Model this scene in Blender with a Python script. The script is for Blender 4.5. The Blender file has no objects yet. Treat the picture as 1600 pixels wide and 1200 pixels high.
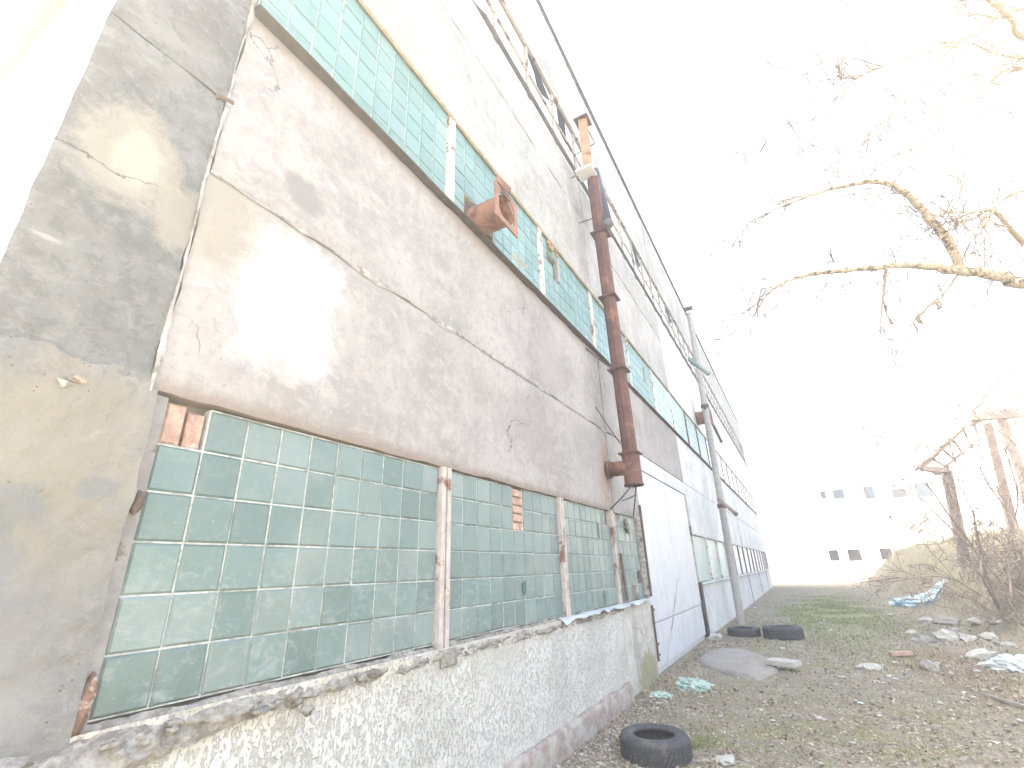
import bpy, bmesh, math, random
import numpy as np
from mathutils import Vector, Matrix, noise

S = bpy.context.scene
COL = S.collection
rad = math.radians
random.seed(7)

# ------------------------------------------------------------------ camera
EYE = 1.6
YAW, PITCH, ROLL, FPX = 0.511664, 0.377506, -0.033041, 738.8
def cam_axes():
    cy, sy, cp, sp = math.cos(YAW), math.sin(YAW), math.cos(PITCH), math.sin(PITCH)
    f = Vector((cy*cp, sy*cp, sp)); r = Vector((sy, -cy, 0)); u = r.cross(f)
    cr, sr = math.cos(ROLL), math.sin(ROLL)
    return cr*r + sr*u, -sr*r + cr*u, f
RT, UP, FW = cam_axes()
cam = bpy.data.cameras.new('camera')
camo = bpy.data.objects.new('camera', cam); COL.objects.link(camo)
m3 = Matrix((RT, UP, -FW)).transposed()
camo.matrix_world = Matrix.Translation((0, 0, EYE)) @ m3.to_4x4()
cam.sensor_width = 36; cam.lens = FPX/1600*36
cam.clip_start = 0.05; cam.clip_end = 3000
S.camera = camo

# ------------------------------------------------------------------ light
SUN_EL, SUN_AZ = rad(42), rad(-26)          # azimuth from +Y towards +X
SUN = Vector((math.sin(SUN_AZ)*math.cos(SUN_EL), math.cos(SUN_AZ)*math.cos(SUN_EL), math.sin(SUN_EL)))
w = bpy.data.worlds.new('World'); S.world = w; w.use_nodes = True
nt = w.node_tree; bg = nt.nodes['Background']
sky = nt.nodes.new('ShaderNodeTexSky'); sky.sky_type = 'NISHITA'; sky.sun_disc = False
sky.sun_elevation = SUN_EL; sky.sun_rotation = SUN_AZ
sky.dust_density = 8.0; sky.air_density = 0.9; sky.ozone_density = 0.5
nt.links.new(sky.outputs[0], bg.inputs[0]); bg.inputs[1].default_value = 0.13
sl = bpy.data.lights.new('sun', 'SUN'); sl.energy = 3.2; sl.angle = rad(0.5); sl.color = (1, .94, .84)
so = bpy.data.objects.new('sun', sl); COL.objects.link(so)
so.rotation_euler = SUN.to_track_quat('Z', 'Y').to_euler(); so.location = (0, 30, 60)
S.view_settings.view_transform = 'Standard'; S.view_settings.look = 'None'
S.view_settings.gamma = 1; S.view_settings.exposure = 3.4
S.view_settings.use_curve_mapping = False
S.view_settings.use_white_balance = True
S.view_settings.white_balance_temperature = 6750
S.view_settings.white_balance_tint = 6

# ------------------------------------------------------------------ picture point -> place
def ray(px, py): return RT*((px-800)/FPX) + UP*((600-py)/FPX) + FW
ORG = Vector((0, 0, EYE))
def at(px, py, depth): return ORG + ray(px, py)*depth
def on_ground(px, py, z=0.0):
    r = ray(px, py); return ORG + r*((z-EYE)/r.z)
def on_wall(px, py, y=2.3157):
    r = ray(px, py); return ORG + r*(y/r.y)
WY = 2.3157          # facade plane

# ------------------------------------------------------------------ objects
BASE = {}
def _tag(o, label=None, cat=None, group=None, kind=None):
    if label: o['label'] = label
    if cat: o['category'] = cat
    if group: o['group'] = group
    if kind: o['kind'] = kind
    return o
def thing(name, label, cat, loc=(0, 0, 0), group=None):
    o = bpy.data.objects.new(name, None); COL.objects.link(o); o.location = loc
    o.empty_display_size = .2
    BASE[o.name] = Vector(loc)
    return _tag(o, label, cat, group)

def fbm(x, y, z, o=4): return noise.fractal(Vector((x, y, z)), 1.0, 2.0, o)
def ns(x, y, z): return noise.noise(Vector((x, y, z)))

class MB:
    def __init__(s): s.v = []; s.f = []; s.c = []          # c: random value per face
    def add(s, vs, fs, c=None):
        k = len(s.v); s.v += [Vector(p) for p in vs]
        s.f += [tuple(i+k for i in f) for f in fs]
        s.c += [random.random() if c is None else c]*len(fs); return s
    def box(s, x0, x1, y0, y1, z0, z1, c=None):
        return s.add([(x0,y0,z0),(x1,y0,z0),(x1,y1,z0),(x0,y1,z0),(x0,y0,z1),(x1,y0,z1),(x1,y1,z1),(x0,y1,z1)],
                     [(0,3,2,1),(4,5,6,7),(0,1,5,4),(1,2,6,5),(2,3,7,6),(3,0,4,7)], c)
    def bbox(s, x0, x1, y0, y1, z0, z1, b=.01, c=None):     # box with bevelled front (-y) edges
        vs = [(x0,y1,z0),(x1,y1,z0),(x1,y1,z1),(x0,y1,z1),
              (x0,y0+b,z0),(x1,y0+b,z0),(x1,y0+b,z1),(x0,y0+b,z1),
              (x0+b,y0,z0+b),(x1-b,y0,z0+b),(x1-b,y0,z1-b),(x0+b,y0,z1-b)]
        fs = [(8,9,10,11),(4,5,9,8),(5,6,10,9),(6,7,11,10),(7,4,8,11),(0,1,5,4),(1,2,6,5),(2,3,7,6),(3,0,4,7),(3,2,1,0)]
        return s.add(vs, fs, c)
    def bar(s, p, q, wd, ht, up=(0, 0, 1), c=None):
        p, q = Vector(p), Vector(q); d = (q-p).normalized(); u = Vector(up)
        if abs(d.dot(u)) > .95: u = Vector((0, 1, 0))
        a = d.cross(u).normalized()*wd/2; b = a.cross(d).normalized()*ht/2
        vs = [e+sa*a+sb*b for e in (p, q) for sa, sb in ((-1,-1),(1,-1),(1,1),(-1,1))]
        return s.add(vs, [(0,1,2,3),(7,6,5,4),(0,4,5,1),(1,5,6,2),(2,6,7,3),(3,7,4,0)], c)
    def tube(s, pts, rs, n=8, cap=True, c=None):
        pts = [Vector(p) for p in pts]
        if not isinstance(rs, (list, tuple)): rs = [rs]*len(pts)
        vs = []; fs = []; ref = Vector((.3, .5, .8)); a = None
        for i, p in enumerate(pts):
            d = (pts[min(i+1, len(pts)-1)]-pts[max(i-1, 0)])
            d = d.normalized() if d.length > 1e-9 else Vector((0, 0, 1))
            if a is None: a = d.cross(ref if abs(d.dot(ref)) < .9 else Vector((1, 0, 0))).normalized()
            else:
                a = a - d*a.dot(d); a = a.normalized() if a.length > 1e-6 else d.orthogonal().normalized()
            b = d.cross(a)
            for k in range(n):
                t = 2*math.pi*k/n; vs.append(p+(a*math.cos(t)+b*math.sin(t))*rs[i])
        for i in range(len(pts)-1):
            for k in range(n):
                k2 = (k+1) % n; fs.append((i*n+k, i*n+k2, (i+1)*n+k2, (i+1)*n+k))
        if cap:
            fs.append(tuple(range(n-1, -1, -1))); fs.append(tuple((len(pts)-1)*n+k for k in range(n)))
        return s.add(vs, fs, c)
    def lathe(s, prof, ctr, axis='z', n=40, c=None, closed=False):
        ctr = Vector(ctr); vs = []; fs = []
        for r, h in prof:
            for k in range(n):
                t = 2*math.pi*k/n; a, b = r*math.cos(t), r*math.sin(t)
                vs.append(ctr + (Vector((a, b, h)) if axis == 'z' else Vector((a, h, b)) if axis == 'y' else Vector((h, a, b))))
        m = len(prof)
        for i in range(m if closed else m-1):
            j = (i+1) % m
            for k in range(n):
                k2 = (k+1) % n; fs.append((i*n+k, i*n+k2, j*n+k2, j*n+k))
        return s.add(vs, fs, c)
    def grid(s, nu, nv, fn, c=None):
        vs = [fn(i/nu, j/nv) for j in range(nv+1) for i in range(nu+1)]
        fs = [(j*(nu+1)+i, j*(nu+1)+i+1, (j+1)*(nu+1)+i+1, (j+1)*(nu+1)+i) for j in range(nv) for i in range(nu)]
        return s.add(vs, fs, c)
    def prism(s, poly, y0, y1, c=None):                     # poly: [(x,z)] extruded along y
        n = len(poly); vs = [(x, y0, z) for x, z in poly]+[(x, y1, z) for x, z in poly]
        fs = [tuple(range(n)), tuple(range(2*n-1, n-1, -1))]+[(i, n+i, n+(i+1) % n, (i+1) % n) for i in range(n)]
        return s.add(vs, fs, c)
    def lump(s, ctr, rx, ry, rz, seed=0, sub=1, rough=.35, rot=0, c=None):
        bm = bmesh.new(); bmesh.ops.create_icosphere(bm, subdivisions=sub, radius=1)
        cr, sr = math.cos(rot), math.sin(rot); vs = []
        for v in bm.verts:
            k = 1+rough*ns(v.co.x*1.7+seed*3.1, v.co.y*1.7-seed, v.co.z*1.7+seed)*1.6
            x, y, z = v.co.x*k*rx, v.co.y*k*ry, v.co.z*k*rz
            vs.append((ctr[0]+x*cr-y*sr, ctr[1]+x*sr+y*cr, ctr[2]+z))
        fs = [tuple(v.index for v in f.verts) for f in bm.faces]; bm.free()
        return s.add(vs, fs, c)
    def build(s, name, mat, parent=None, smooth=False):
        off = BASE.get(parent.name, Vector()) if parent else Vector()
        me = bpy.data.meshes.new(name)
        me.from_pydata([tuple(p-off) for p in s.v], [], s.f); me.validate(verbose=False)
        if len(s.c) == len(me.polygons):
            at_ = me.attributes.new('rnd', 'FLOAT', 'FACE'); at_.data.foreach_set('value', s.c)
        if smooth: me.polygons.foreach_set('use_smooth', [True]*len(me.polygons))
        me.materials.append(mat)
        o = bpy.data.objects.new(name, me); COL.objects.link(o)
        if parent: o.parent = parent
        BASE[o.name] = off
        return o

# ------------------------------------------------------------------ materials
class G:
    def __init__(s, name, rough=.85, spec=.3):
        s.m = bpy.data.materials.new(name); s.m.use_nodes = True; s.t = s.m.node_tree
        s.b = s.t.nodes['Principled BSDF']; s.b.inputs['Roughness'].default_value = rough
        s.b.inputs['Specular IOR Level'].default_value = spec
        s.pos = s.t.nodes.new('ShaderNodeNewGeometry').outputs['Position']
        s.xyz = None
    def put(s, sock, v):
        if hasattr(v, 'is_output'): s.t.links.new(v, sock)
        elif isinstance(v, (tuple, list)) and len(v) == 3 and sock.type == 'RGBA': sock.default_value = (*v, 1)
        else: sock.default_value = v
    def n(s, ty, out=0, props=None, **inp):
        nd = s.t.nodes.new(ty)
        for k, v in (props or {}).items(): setattr(nd, k, v)
        for k, v in inp.items():
            key = k.replace('_', ' ')
            s.put(nd.inputs[int(k[1:])] if k[0] == 'i' and k[1:].isdigit() else nd.inputs[key], v)
        return nd.outputs[out]
    def scaled(s, sx=1, sy=1, sz=1, rot=0, src=None):
        return s.n('ShaderNodeMapping', Vector=src or s.pos, Scale=(sx, sy, sz), Rotation=(0, rot, 0))
    def noise(s, scale, detail=5, rough=.6, vec=None, dist=0):
        return s.n('ShaderNodeTexNoise', Vector=vec or s.pos, Scale=scale, Detail=detail, Roughness=rough, Distortion=dist)
    def voro(s, scale, vec=None, feature='F1', out=0, rnd=1.0):
        return s.n('ShaderNodeTexVoronoi', out, {'feature': feature}, Vector=vec or s.pos, Scale=scale, Randomness=rnd)
    def step(s, v, a, b, lo=0.0, hi=1.0):
        nd = s.t.nodes.new('ShaderNodeMapRange'); nd.interpolation_type = 'SMOOTHSTEP'
        s.put(nd.inputs[0], v)
        for i, x in enumerate((a, b, lo, hi)): nd.inputs[1+i].default_value = x
        return nd.outputs[0]
    def math(s, op, a, b=0.0, c=None):
        nd = s.t.nodes.new('ShaderNodeMath'); nd.operation = op
        s.put(nd.inputs[0], a); s.put(nd.inputs[1], b)
        if c is not None: s.put(nd.inputs[2], c)
        return nd.outputs[0]
    def mix(s, f, a, b, mode='MIX'):
        nd = s.t.nodes.new('ShaderNodeMix'); nd.data_type = 'RGBA'; nd.blend_type = mode
        s.put(nd.inputs[0], f); s.put(nd.inputs[6], a); s.put(nd.inputs[7], b)
        return nd.outputs[2]
    def sep(s):
        if s.xyz is None:
            nd = s.t.nodes.new('ShaderNodeSeparateXYZ'); s.t.links.new(s.pos, nd.inputs[0]); s.xyz = nd.outputs
        return s.xyz
    def ell(s, cx, cz, rx, rz, warp=None, amt=.5, a=.8, b=1.1, axes=(0, 2)):
        q = s.sep()
        dx = s.math('DIVIDE', s.math('SUBTRACT', q[axes[0]], cx), rx); dz = s.math('DIVIDE', s.math('SUBTRACT', q[axes[1]], cz), rz)
        d = s.math('SQRT', s.math('ADD', s.math('MULTIPLY', dx, dx), s.math('MULTIPLY', dz, dz)))
        if warp is not None: d = s.math('ADD', d, s.math('MULTIPLY', s.math('SUBTRACT', warp, .5), amt*2))
        return s.step(d, a, b, 1, 0)
    def rect(s, x0, x1, z0, z1, warp, amt=.3, soft=.05):
        q = s.sep()
        dx = s.math('SUBTRACT', s.math('ABSOLUTE', s.math('SUBTRACT', q[0], (x0+x1)/2)), (x1-x0)/2)
        dz = s.math('SUBTRACT', s.math('ABSOLUTE', s.math('SUBTRACT', q[2], (z0+z1)/2)), (z1-z0)/2)
        d = s.math('ADD', s.math('MAXIMUM', dx, dz), s.math('MULTIPLY', s.math('SUBTRACT', warp, .5), amt*2))
        return s.step(d, -soft, soft, 1, 0)
    def attr(s): return s.n('ShaderNodeAttribute', 2, {'attribute_name': 'rnd'})
    def bump(s, h, strength=.5, dist=.01):
        b = s.t.nodes.new('ShaderNodeBump'); b.inputs['Strength'].default_value = strength; b.inputs['Distance'].default_value = dist
        s.put(b.inputs['Height'], h); s.t.links.new(b.outputs[0], s.b.inputs['Normal']); return s
    def col(s, c): s.put(s.b.inputs['Base Color'], c); return s

def concrete(name, base, dark, light, dirt=(.3, .25, .2), spots=(), patch=None, lightamt=.5, crack=True, bump=.6, sc=1.0):
    g = G(name, .92, .15)
    big = g.noise(.9*sc, 6, .62); mid = g.noise(4.2*sc, 6, .65, dist=.4); fine = g.noise(38, 5, .7)
    diag = g.noise(2.2*sc, 6, .66, g.scaled(.6, 1, 1.7, .7))
    streak = g.noise(3.0, 5, .6, g.scaled(1.8, 1, .22))
    c = g.mix(g.step(mid, .36, .66), base, dark)
    c = g.mix(g.math('MULTIPLY', g.step(big, .42, .64), lightamt), c, light)
    c = g.mix(g.math('MULTIPLY', g.step(diag, .52, .68), .55), c, light)
    c = g.mix(g.math('MULTIPLY', g.step(streak, .54, .72), .35), c, dirt)
    m2 = g.noise(13, 8, .72, dist=.5); m3 = g.noise(30, 6, .7, g.scaled(.5, 1, 1.3, .6))
    c = g.mix(g.math('MULTIPLY', g.step(m2, .52, .60), .55), c, dark)
    c = g.mix(g.math('MULTIPLY', g.step(m2, .46, .39), .45), c, light)
    c = g.mix(g.math('MULTIPLY', g.step(m3, .57, .66), .4), c, light)
    w1 = g.noise(5.5, 9, .78, dist=.5)
    for (cx, cz, rx, rz, colr, st) in spots:
        c = g.mix(g.math('MULTIPLY', g.ell(cx, cz, rx, rz, w1, .9, .60, 1.15), st), c, colr)
    for (x0, x1, z0, z1, colr, amt, soft) in (patch or ()):
        c = g.mix(g.rect(x0, x1, z0, z1, w1, amt, soft), c, colr)
    c = g.mix(g.math('MULTIPLY', g.step(fine, .60, .74), .30), c, dirt)
    pits = g.voro(26); pm = g.step(pits, .05, .11, 1, 0)
    pm = g.math('MULTIPLY', pm, g.step(g.noise(3.3, 3), .54, .6)); c = g.mix(g.math('MULTIPLY', pm, .6), c, (.14, .12, .11))
    h = g.math('ADD', g.math('MULTIPLY', mid, .6), g.math('ADD', g.math('MULTIPLY', fine, .3), g.math('MULTIPLY', m2, .45)))
    h = g.math('SUBTRACT', h, g.math('MULTIPLY', pm, .3))
    if crack:
        wv = g.n('ShaderNodeVectorMath', 0, {'operation': 'ADD'}, i0=g.pos,
                 i1=g.n('ShaderNodeTexNoise', 1, Vector=g.pos, Scale=2.2, Detail=5.0))
        cr = g.step(g.voro(1.15, wv, 'DISTANCE_TO_EDGE'), .0, .007, 1, 0)
        cr = g.math('MULTIPLY', cr, g.step(g.noise(.8, 2), .55, .60))
        c = g.mix(g.math('MULTIPLY', cr, .7), c, (.12, .10, .09)); h = g.math('SUBTRACT', h, g.math('MULTIPLY', cr, .4))
    g.col(c).bump(h, min(1, bump*1.4), .02); return g.m

def plain(name, colr, rough=.6, var=.25, sc=12, metal=0, bump=.2, spec=.3, dark=None, dsc=3, dth=.6):
    g = G(name, rough, spec); k = g.noise(sc, 6, .65)
    c = g.mix(g.step(k, .3, .7), tuple(x*(1-var) for x in colr), tuple(min(1, x*(1+var)) for x in colr))
    if dark:
        c = g.mix(g.step(g.noise(dsc, 6, .7, dist=.3), dth-.04, dth+.05), c, dark)
    g.b.inputs['Metallic'].default_value = metal
    g.col(c).bump(k, bump, .008); return g.m

M = {}
CREAM = (.33, .305, .26); WHITE = (.80, .79, .76)
M['panel_low'] = concrete('plastered_panel', (.362, .343, .335), (.295, .28, .274), (.45, .43, .424), (.28, .235, .212),
    spots=[(1.02, 3.40, .30, .36, CREAM, .75), (1.5, 3.2, .36, .42, (.50, .48, .45), .55), (6.8, 2.8, .28, .62, (.40, .30, .22), .45),
           (7.0, 3.1, .20, .40, (.36, .20, .11), .5), (4.4, 3.1, .7, .4, (.27, .26, .25), .4), (6.2, 3.2, .5, .35, (.27, .26, .255), .4)],
    patch=[(1.24, 1.74, 2.74, 3.46, (.60, .60, .59), .32, .17), (.8, 7.2, 2.3, 2.44, (.27, .225, .20), .10, .05)])
M['panel_mid'] = concrete('washed_panel', (.345, .332, .327), (.285, .272, .267), (.44, .425, .42), (.27, .238, .22),
    spots=[(1.45, 3.93, .17, .15, (.25, .24, .235), .85), (5.2, 4.1, .5, .35, (.36, .34, .33), .5)], patch=[(.8, 7.2, 4.86, 5.05, (.30, .265, .245), .22, .10)], lightamt=.75)  # strip under the sill: brown staining plus painted contact shade
M['panel_high'] = concrete('whitewashed_panel', (.40, .395, .385), (.315, .31, .30), (.50, .495, .48), (.27, .245, .22), lightamt=.9, bump=.35)
M['panel_far'] = concrete('flare_whitened_panel', (.62, .635, .635), (.50, .515, .52), (.74, .75, .75), (.38, .38, .375), lightamt=.8, bump=.35)  # blue-white far paint, lightened further in place of lens flare
M['panel_corner'] = concrete('grey_corner_render', (.16, .166, .167), (.118, .122, .124), (.245, .25, .247), (.20, .18, .155),
    spots=[(.415, 2.88, .05, .014, (.33, .32, .29), .8), (.58, 3.46, .22, .30, CREAM, .8), (.84, 3.27, .16, .20, CREAM, .7), (.6, 3.45, .11, .16, (.42, .40, .34), .7)], lightamt=.6, crack=True)
M['jamb'] = plain('grey_jamb_render', (.25, .24, .232), .95, .15, 14, bump=.5, dark=(.16, .13, .12), dsc=5, dth=.6)
M['plaster_low'] = concrete('cream_plaster', (.215, .217, .212), (.165, .17, .17), (.285, .28, .262), (.21, .185, .15),
    spots=[(.62, 2.14, .34, .32, (.275, .255, .215), .8), (.75, 1.75, .2, .25, (.25, .235, .20), .6), (.52, 1.62, .16, .22, (.195, .205, .21), .7), (.70, 1.45, .16, .2, (.20, .205, .21), .6), (.55, 1.2, .25, .3, (.25, .252, .25), .6), (.58, 1.86, .10, .09, (.185, .195, .20), .7), (.80, 1.95, .07, .05, (.19, .20, .205), .7)], bump=1.0)
M['mortar'] = plain('ragged_mortar', (.27, .255, .23), .95, .35, 26, bump=1.0, dark=(.17, .15, .13), dsc=9, dth=.56)
M['joint_white'] = plain('pale_joint_mortar', (.40, .385, .37), .95, .25, 18, bump=.9, dark=(.22, .20, .18), dsc=7, dth=.55)
M['core'] = plain('joint_core_mortar', (.24, .22, .20), .95, .3, 9, bump=.5)  # mid-toned mortar backing behind the open joints
M['rust'] = plain('rusty_steel', (.125, .062, .052), .75, .25, 6, bump=.25, dark=(.23, .115, .07), dsc=2.4, dth=.56)
M['rust_orange'] = plain('bare_rusty_sheet', (.30, .155, .105), .7, .22, 5, bump=.25, dark=(.17, .08, .055), dsc=3, dth=.55)
M['brown_rust'] = plain('brown_rust_scale', (.20, .115, .085), .9, .35, 22, bump=.9, dark=(.34, .29, .25), dsc=16, dth=.55)
M['dark_rust'] = plain('dark_rust_scale', (.10, .07, .06), .9, .3, 14, bump=.6)
M['ochre_duct'] = plain('ochre_painted_duct', (.40, .275, .165), .7, .15, 5, bump=.2, dark=(.28, .12, .06), dsc=3.5, dth=.60)
M['dark_wood'] = plain('weathered_brown_wood', (.13, .10, .085), .85, .3, 10, bump=.5)
M['dark'] = plain('dark_interior', (.02, .022, .022), .8, .2)
M['white_frame'] = plain('peeling_white_frame', (.70, .68, .65), .7, .1, 14, bump=.3, dark=(.27, .14, .09), dsc=7, dth=.56)
M['frame_brown'] = plain('brown_peeling_frame', (.46, .43, .40), .8, .2, 12, bump=.4, dark=(.15, .10, .08), dsc=5, dth=.56)
M['post_steel'] = plain('painted_steel_post', (.47, .425, .40), .7, .15, 14, bump=.3, dark=(.20, .10, .075), dsc=3.6, dth=.555)
M['gate'] = None
M['brick'] = plain('pale_pink_brick', (.44, .29, .235), .9, .28, 16, bump=.6, dark=(.62, .56, .50), dsc=10, dth=.60)
M['jamb_brick'] = plain('whitewashed_brick', (.36, .32, .28), .9, .25, 16, bump=.6, dark=(.30, .21, .17), dsc=9, dth=.6)
M['rubber'] = plain('dusty_black_rubber', (.06, .063, .07), .82, .25, 30, bump=.35, spec=.25, dark=(.11, .105, .10), dsc=5, dth=.58)
M['white_plastic'] = plain('crumpled_white_plastic', (.46, .50, .50), .45, .08, 9, bump=.5, spec=.5)
M['blue_plastic'] = plain('crumpled_blue_plastic', (.36, .52, .62), .45, .2, 7, bump=.5, spec=.5, dark=(.62, .70, .74), dsc=6, dth=.55)
M['green_plastic'] = plain('crumpled_green_plastic', (.32, .43, .38), .45, .2, 9, bump=.5, spec=.5, dark=(.6, .62, .58), dsc=8, dth=.56)
M['stone_pale'] = plain('pale_stone', (.42, .41, .375), .9, .15, 20, bump=.6)
M['stone_grey'] = plain('grey_stone', (.31, .30, .275), .95, .2, 20, bump=.7)
M['slate_tube'] = plain('blue_black_tube', (.05, .062, .075), .6, .2, 8)
M['pale_duct'] = plain('pale_galvanised_duct', (.36, .345, .325), .6, .15, 6, bump=.25, dark=(.33, .30, .27), dsc=3, dth=.57)
M['teal_tube'] = plain('faded_teal_tube', (.20, .30, .31), .6, .2, 8)
M['bark_pale'] = plain('pale_bark', (.48, .42, .33), .95, .3, 20, bump=1.0, dark=(.15, .115, .095), dsc=11, dth=.55)
M['bark_dark'] = plain('brown_bark', (.32, .26, .215), .9, .3, 22, bump=.7)  # bush bark lightened in place of lens flare
M['twig'] = plain('dark_twig_bark', (.32, .255, .18), .9, .3, 30)
M['vine'] = plain('dry_vine', (.34, .26, .21), .9, .3, 14)
M['trestle'] = plain('rusty_trestle_steel', (.36, .29, .255), .8, .25, 8, bump=.4)  # trestle colour raised so it pales as if behind lens flare
M['wire'] = plain('dark_wire', (.12, .09, .08), .7, .2)
M['far_wall'] = plain('white_far_wall', (.74, .73, .70), .9, .06, 1.2)
M['far_glass'] = plain('far_window_glass', (.03, .045, .06), .3, .25, 3, spec=.5)
M['far_grey'] = plain('far_grey_door', (.045, .037, .035), .7, .2, 3)
M['sillmat'] = plain('shade_dark_sill_concrete', (.085, .073, .065), .9, .2, 10, bump=.5)  # sill concrete darkened: shade under the lip is put into the colour
M['lintel'] = plain('cream_lintel_mortar', (.42, .36, .27), .95, .2, 12, bump=.6)
M['cap'] = plain('dark_roof_felt', (.17, .17, .175), .9, .2, 6)

# glass blocks
def block_mat(name, tint, dust, dustamt):
    g = G(name, .33, .5)
    r = g.attr()
    c = g.mix(r, tuple(x*.86 for x in tint), tuple(min(1, x*1.13) for x in tint))
    c = g.mix(g.math('MULTIPLY', g.step(g.math('FRACT', g.math('MULTIPLY', r, 7.31)), .62, .95), .30), c, dust)
    wv = g.noise(9, 6, .7, g.scaled(1, 1, 1.5), dist=1.2)
    cl = g.math('MULTIPLY', g.step(wv, .48, .68), dustamt)
    q = g.sep()
    low = g.step(q[2], 1.85, 1.55) if name == 'glass_block' else .5
    c = g.mix(g.math('MULTIPLY', cl, g.math('ADD', .35, g.math('MULTIPLY', low, .65))), c, dust)
    c = g.mix(g.math('MULTIPLY', g.step(g.noise(2.0, 5, .6), .45, .7), .28), c, dust)
    c = g.mix(g.math('MULTIPLY', g.step(g.noise(55, 3, .6), .66, .74), .25), c, (.62, .62, .58))
    g.col(c); g.put(g.b.inputs['Roughness'], g.step(wv, .4, .7, .28, .62))
    ribs = g.math('MULTIPLY', g.n('ShaderNodeTexWave', 1, {'bands_direction': 'X'}, Vector=g.pos, Scale=16.0, Distortion=1.5), .05)
    g.bump(g.math('ADD', wv, ribs), .35, .012); return g.m
M['block'] = block_mat('glass_block', (.120, .188, .184), (.30, .345, .34), .55)
M['block_up'] = block_mat('upper_glass_block', (.145, .275, .262), (.30, .395, .385), .5)
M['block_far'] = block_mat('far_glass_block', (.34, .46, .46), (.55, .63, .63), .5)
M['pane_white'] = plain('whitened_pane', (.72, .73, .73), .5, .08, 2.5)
M['grout'] = plain('pale_grout', (.50, .52, .50), .9, .18, 25, bump=.4, dark=(.30, .31, .29), dsc=6, dth=.55)

# pocked roughcast plinth
def plinth_mat():
    g = G('pocked_whitewash', .92, .15)
    wv = g.n('ShaderNodeVectorMath', 0, {'operation': 'ADD'}, i0=g.scaled(1, 1, .62, .35),
             i1=g.n('ShaderNodeVectorMath', 0, {'operation': 'SCALE'}, i0=g.n('ShaderNodeTexNoise', 1, Vector=g.pos, Scale=14.0, Detail=2.0), Scale=.035))
    v = g.voro(46, wv, 'SMOOTH_F1'); v2 = g.noise(46, 2, .5, g.scaled(1.2, 1, .7, .5), dist=.8)
    dent = g.math('MULTIPLY', g.step(v2, .50, .41), g.step(g.noise(1.6, 4, .6), .30, .50, .45, 1))
    big = g.noise(1.3, 6, .65)
    c = g.mix(g.step(big, .4, .62), (.60, .60, .575), (.50, .50, .475))
    c = g.mix(g.math('MULTIPLY', dent, .62), c, (.33, .32, .295))
    q = g.sep()
    dirt = g.math('MULTIPLY', g.step(q[2], .45, .1), g.step(g.noise(3, 5), .35, .7))
    c = g.mix(g.math('MULTIPLY', dirt, .5), c, (.40, .36, .29))
    st = g.step(g.noise(2.6, 5, .6, g.scaled(1.6, 1, .2)), .56, .7)
    c = g.mix(g.math('MULTIPLY', st, .35), c, (.45, .42, .36))
    top = g.math('MULTIPLY', g.step(q[2], .92, 1.1), g.step(g.noise(5, 5), .3, .6))
    c = g.mix(g.math('MULTIPLY', top, .6), c, (.50, .46, .38))
    h = g.math('SUBTRACT', g.math('MULTIPLY', v, .35), g.math('MULTIPLY', dent, .8))
    h = g.math('ADD', h, g.math('MULTIPLY', g.noise(60, 3), .2))
    g.col(c).bump(h, .8, .012); return g.m
M['plinth'] = plinth_mat()
M['pier'] = concrete('mossy_pier_render', (.50, .48, .44), (.38, .365, .335), (.62, .61, .57), (.28, .27, .2),
                     spots=[(8.0, .12, .6, .35, (.26, .25, .14), .85), (7.5, .5, .16, .5, (.30, .29, .27), .6)], bump=.8)
M['curb'] = plain('reddish_base_ledge', (.30, .245, .225), .95, .22, 14, bump=.8, dark=(.36, .345, .31), dsc=5, dth=.52)

def gate_mat():
    g = G('white_gate_paint', .5, .4)
    q = g.sep(); k = g.noise(5, 5, .6)
    c = g.mix(g.step(k, .3, .7), (.60, .62, .65), (.51, .535, .575))
    st = g.step(g.noise(5, 4, .6, g.scaled(2.4, 1, .12)), .60, .72)
    c = g.mix(g.math('MULTIPLY', st, .45), c, (.36, .34, .33))
    c = g.mix(g.math('MULTIPLY', g.step(g.noise(22, 5, .7), .62, .70), .5), c, (.30, .24, .20))
    c = g.mix(g.math('MULTIPLY', g.step(q[2], .7, .15), g.math('MULTIPLY', g.step(g.noise(3, 5), .4, .7), .5)), c, (.55, .58, .62))
    g.col(c).bump(k, .15, .01); return g.m
M['gate'] = gate_mat()

def side_mat():
    g = G('sunlit_side_render', 1.0, 0.0); q = g.sep()
    wz = g.math('ADD', q[2], g.math('MULTIPLY', g.noise(2.2, 5, .6), .25)); wz = g.math('ADD', wz, 0.0)
    k = g.noise(2.5, 6, .65)
    white = g.mix(g.step(k, .35, .7), (.80, .80, .77), (.72, .72, .68))
    ochre = g.mix(g.step(k, .4, .65), (.30, .175, .045), (.19, .10, .025))
    c = g.mix(g.step(wz, 6.02, 6.12), white, ochre)
    edge = g.math('MULTIPLY', g.step(wz, 5.98, 6.06), g.step(wz, 6.2, 6.08)); c = g.mix(edge, c, (.20, .13, .07))
    g.col(c).bump(k, .5, .02); return g.m
M['side'] = side_mat()

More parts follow.
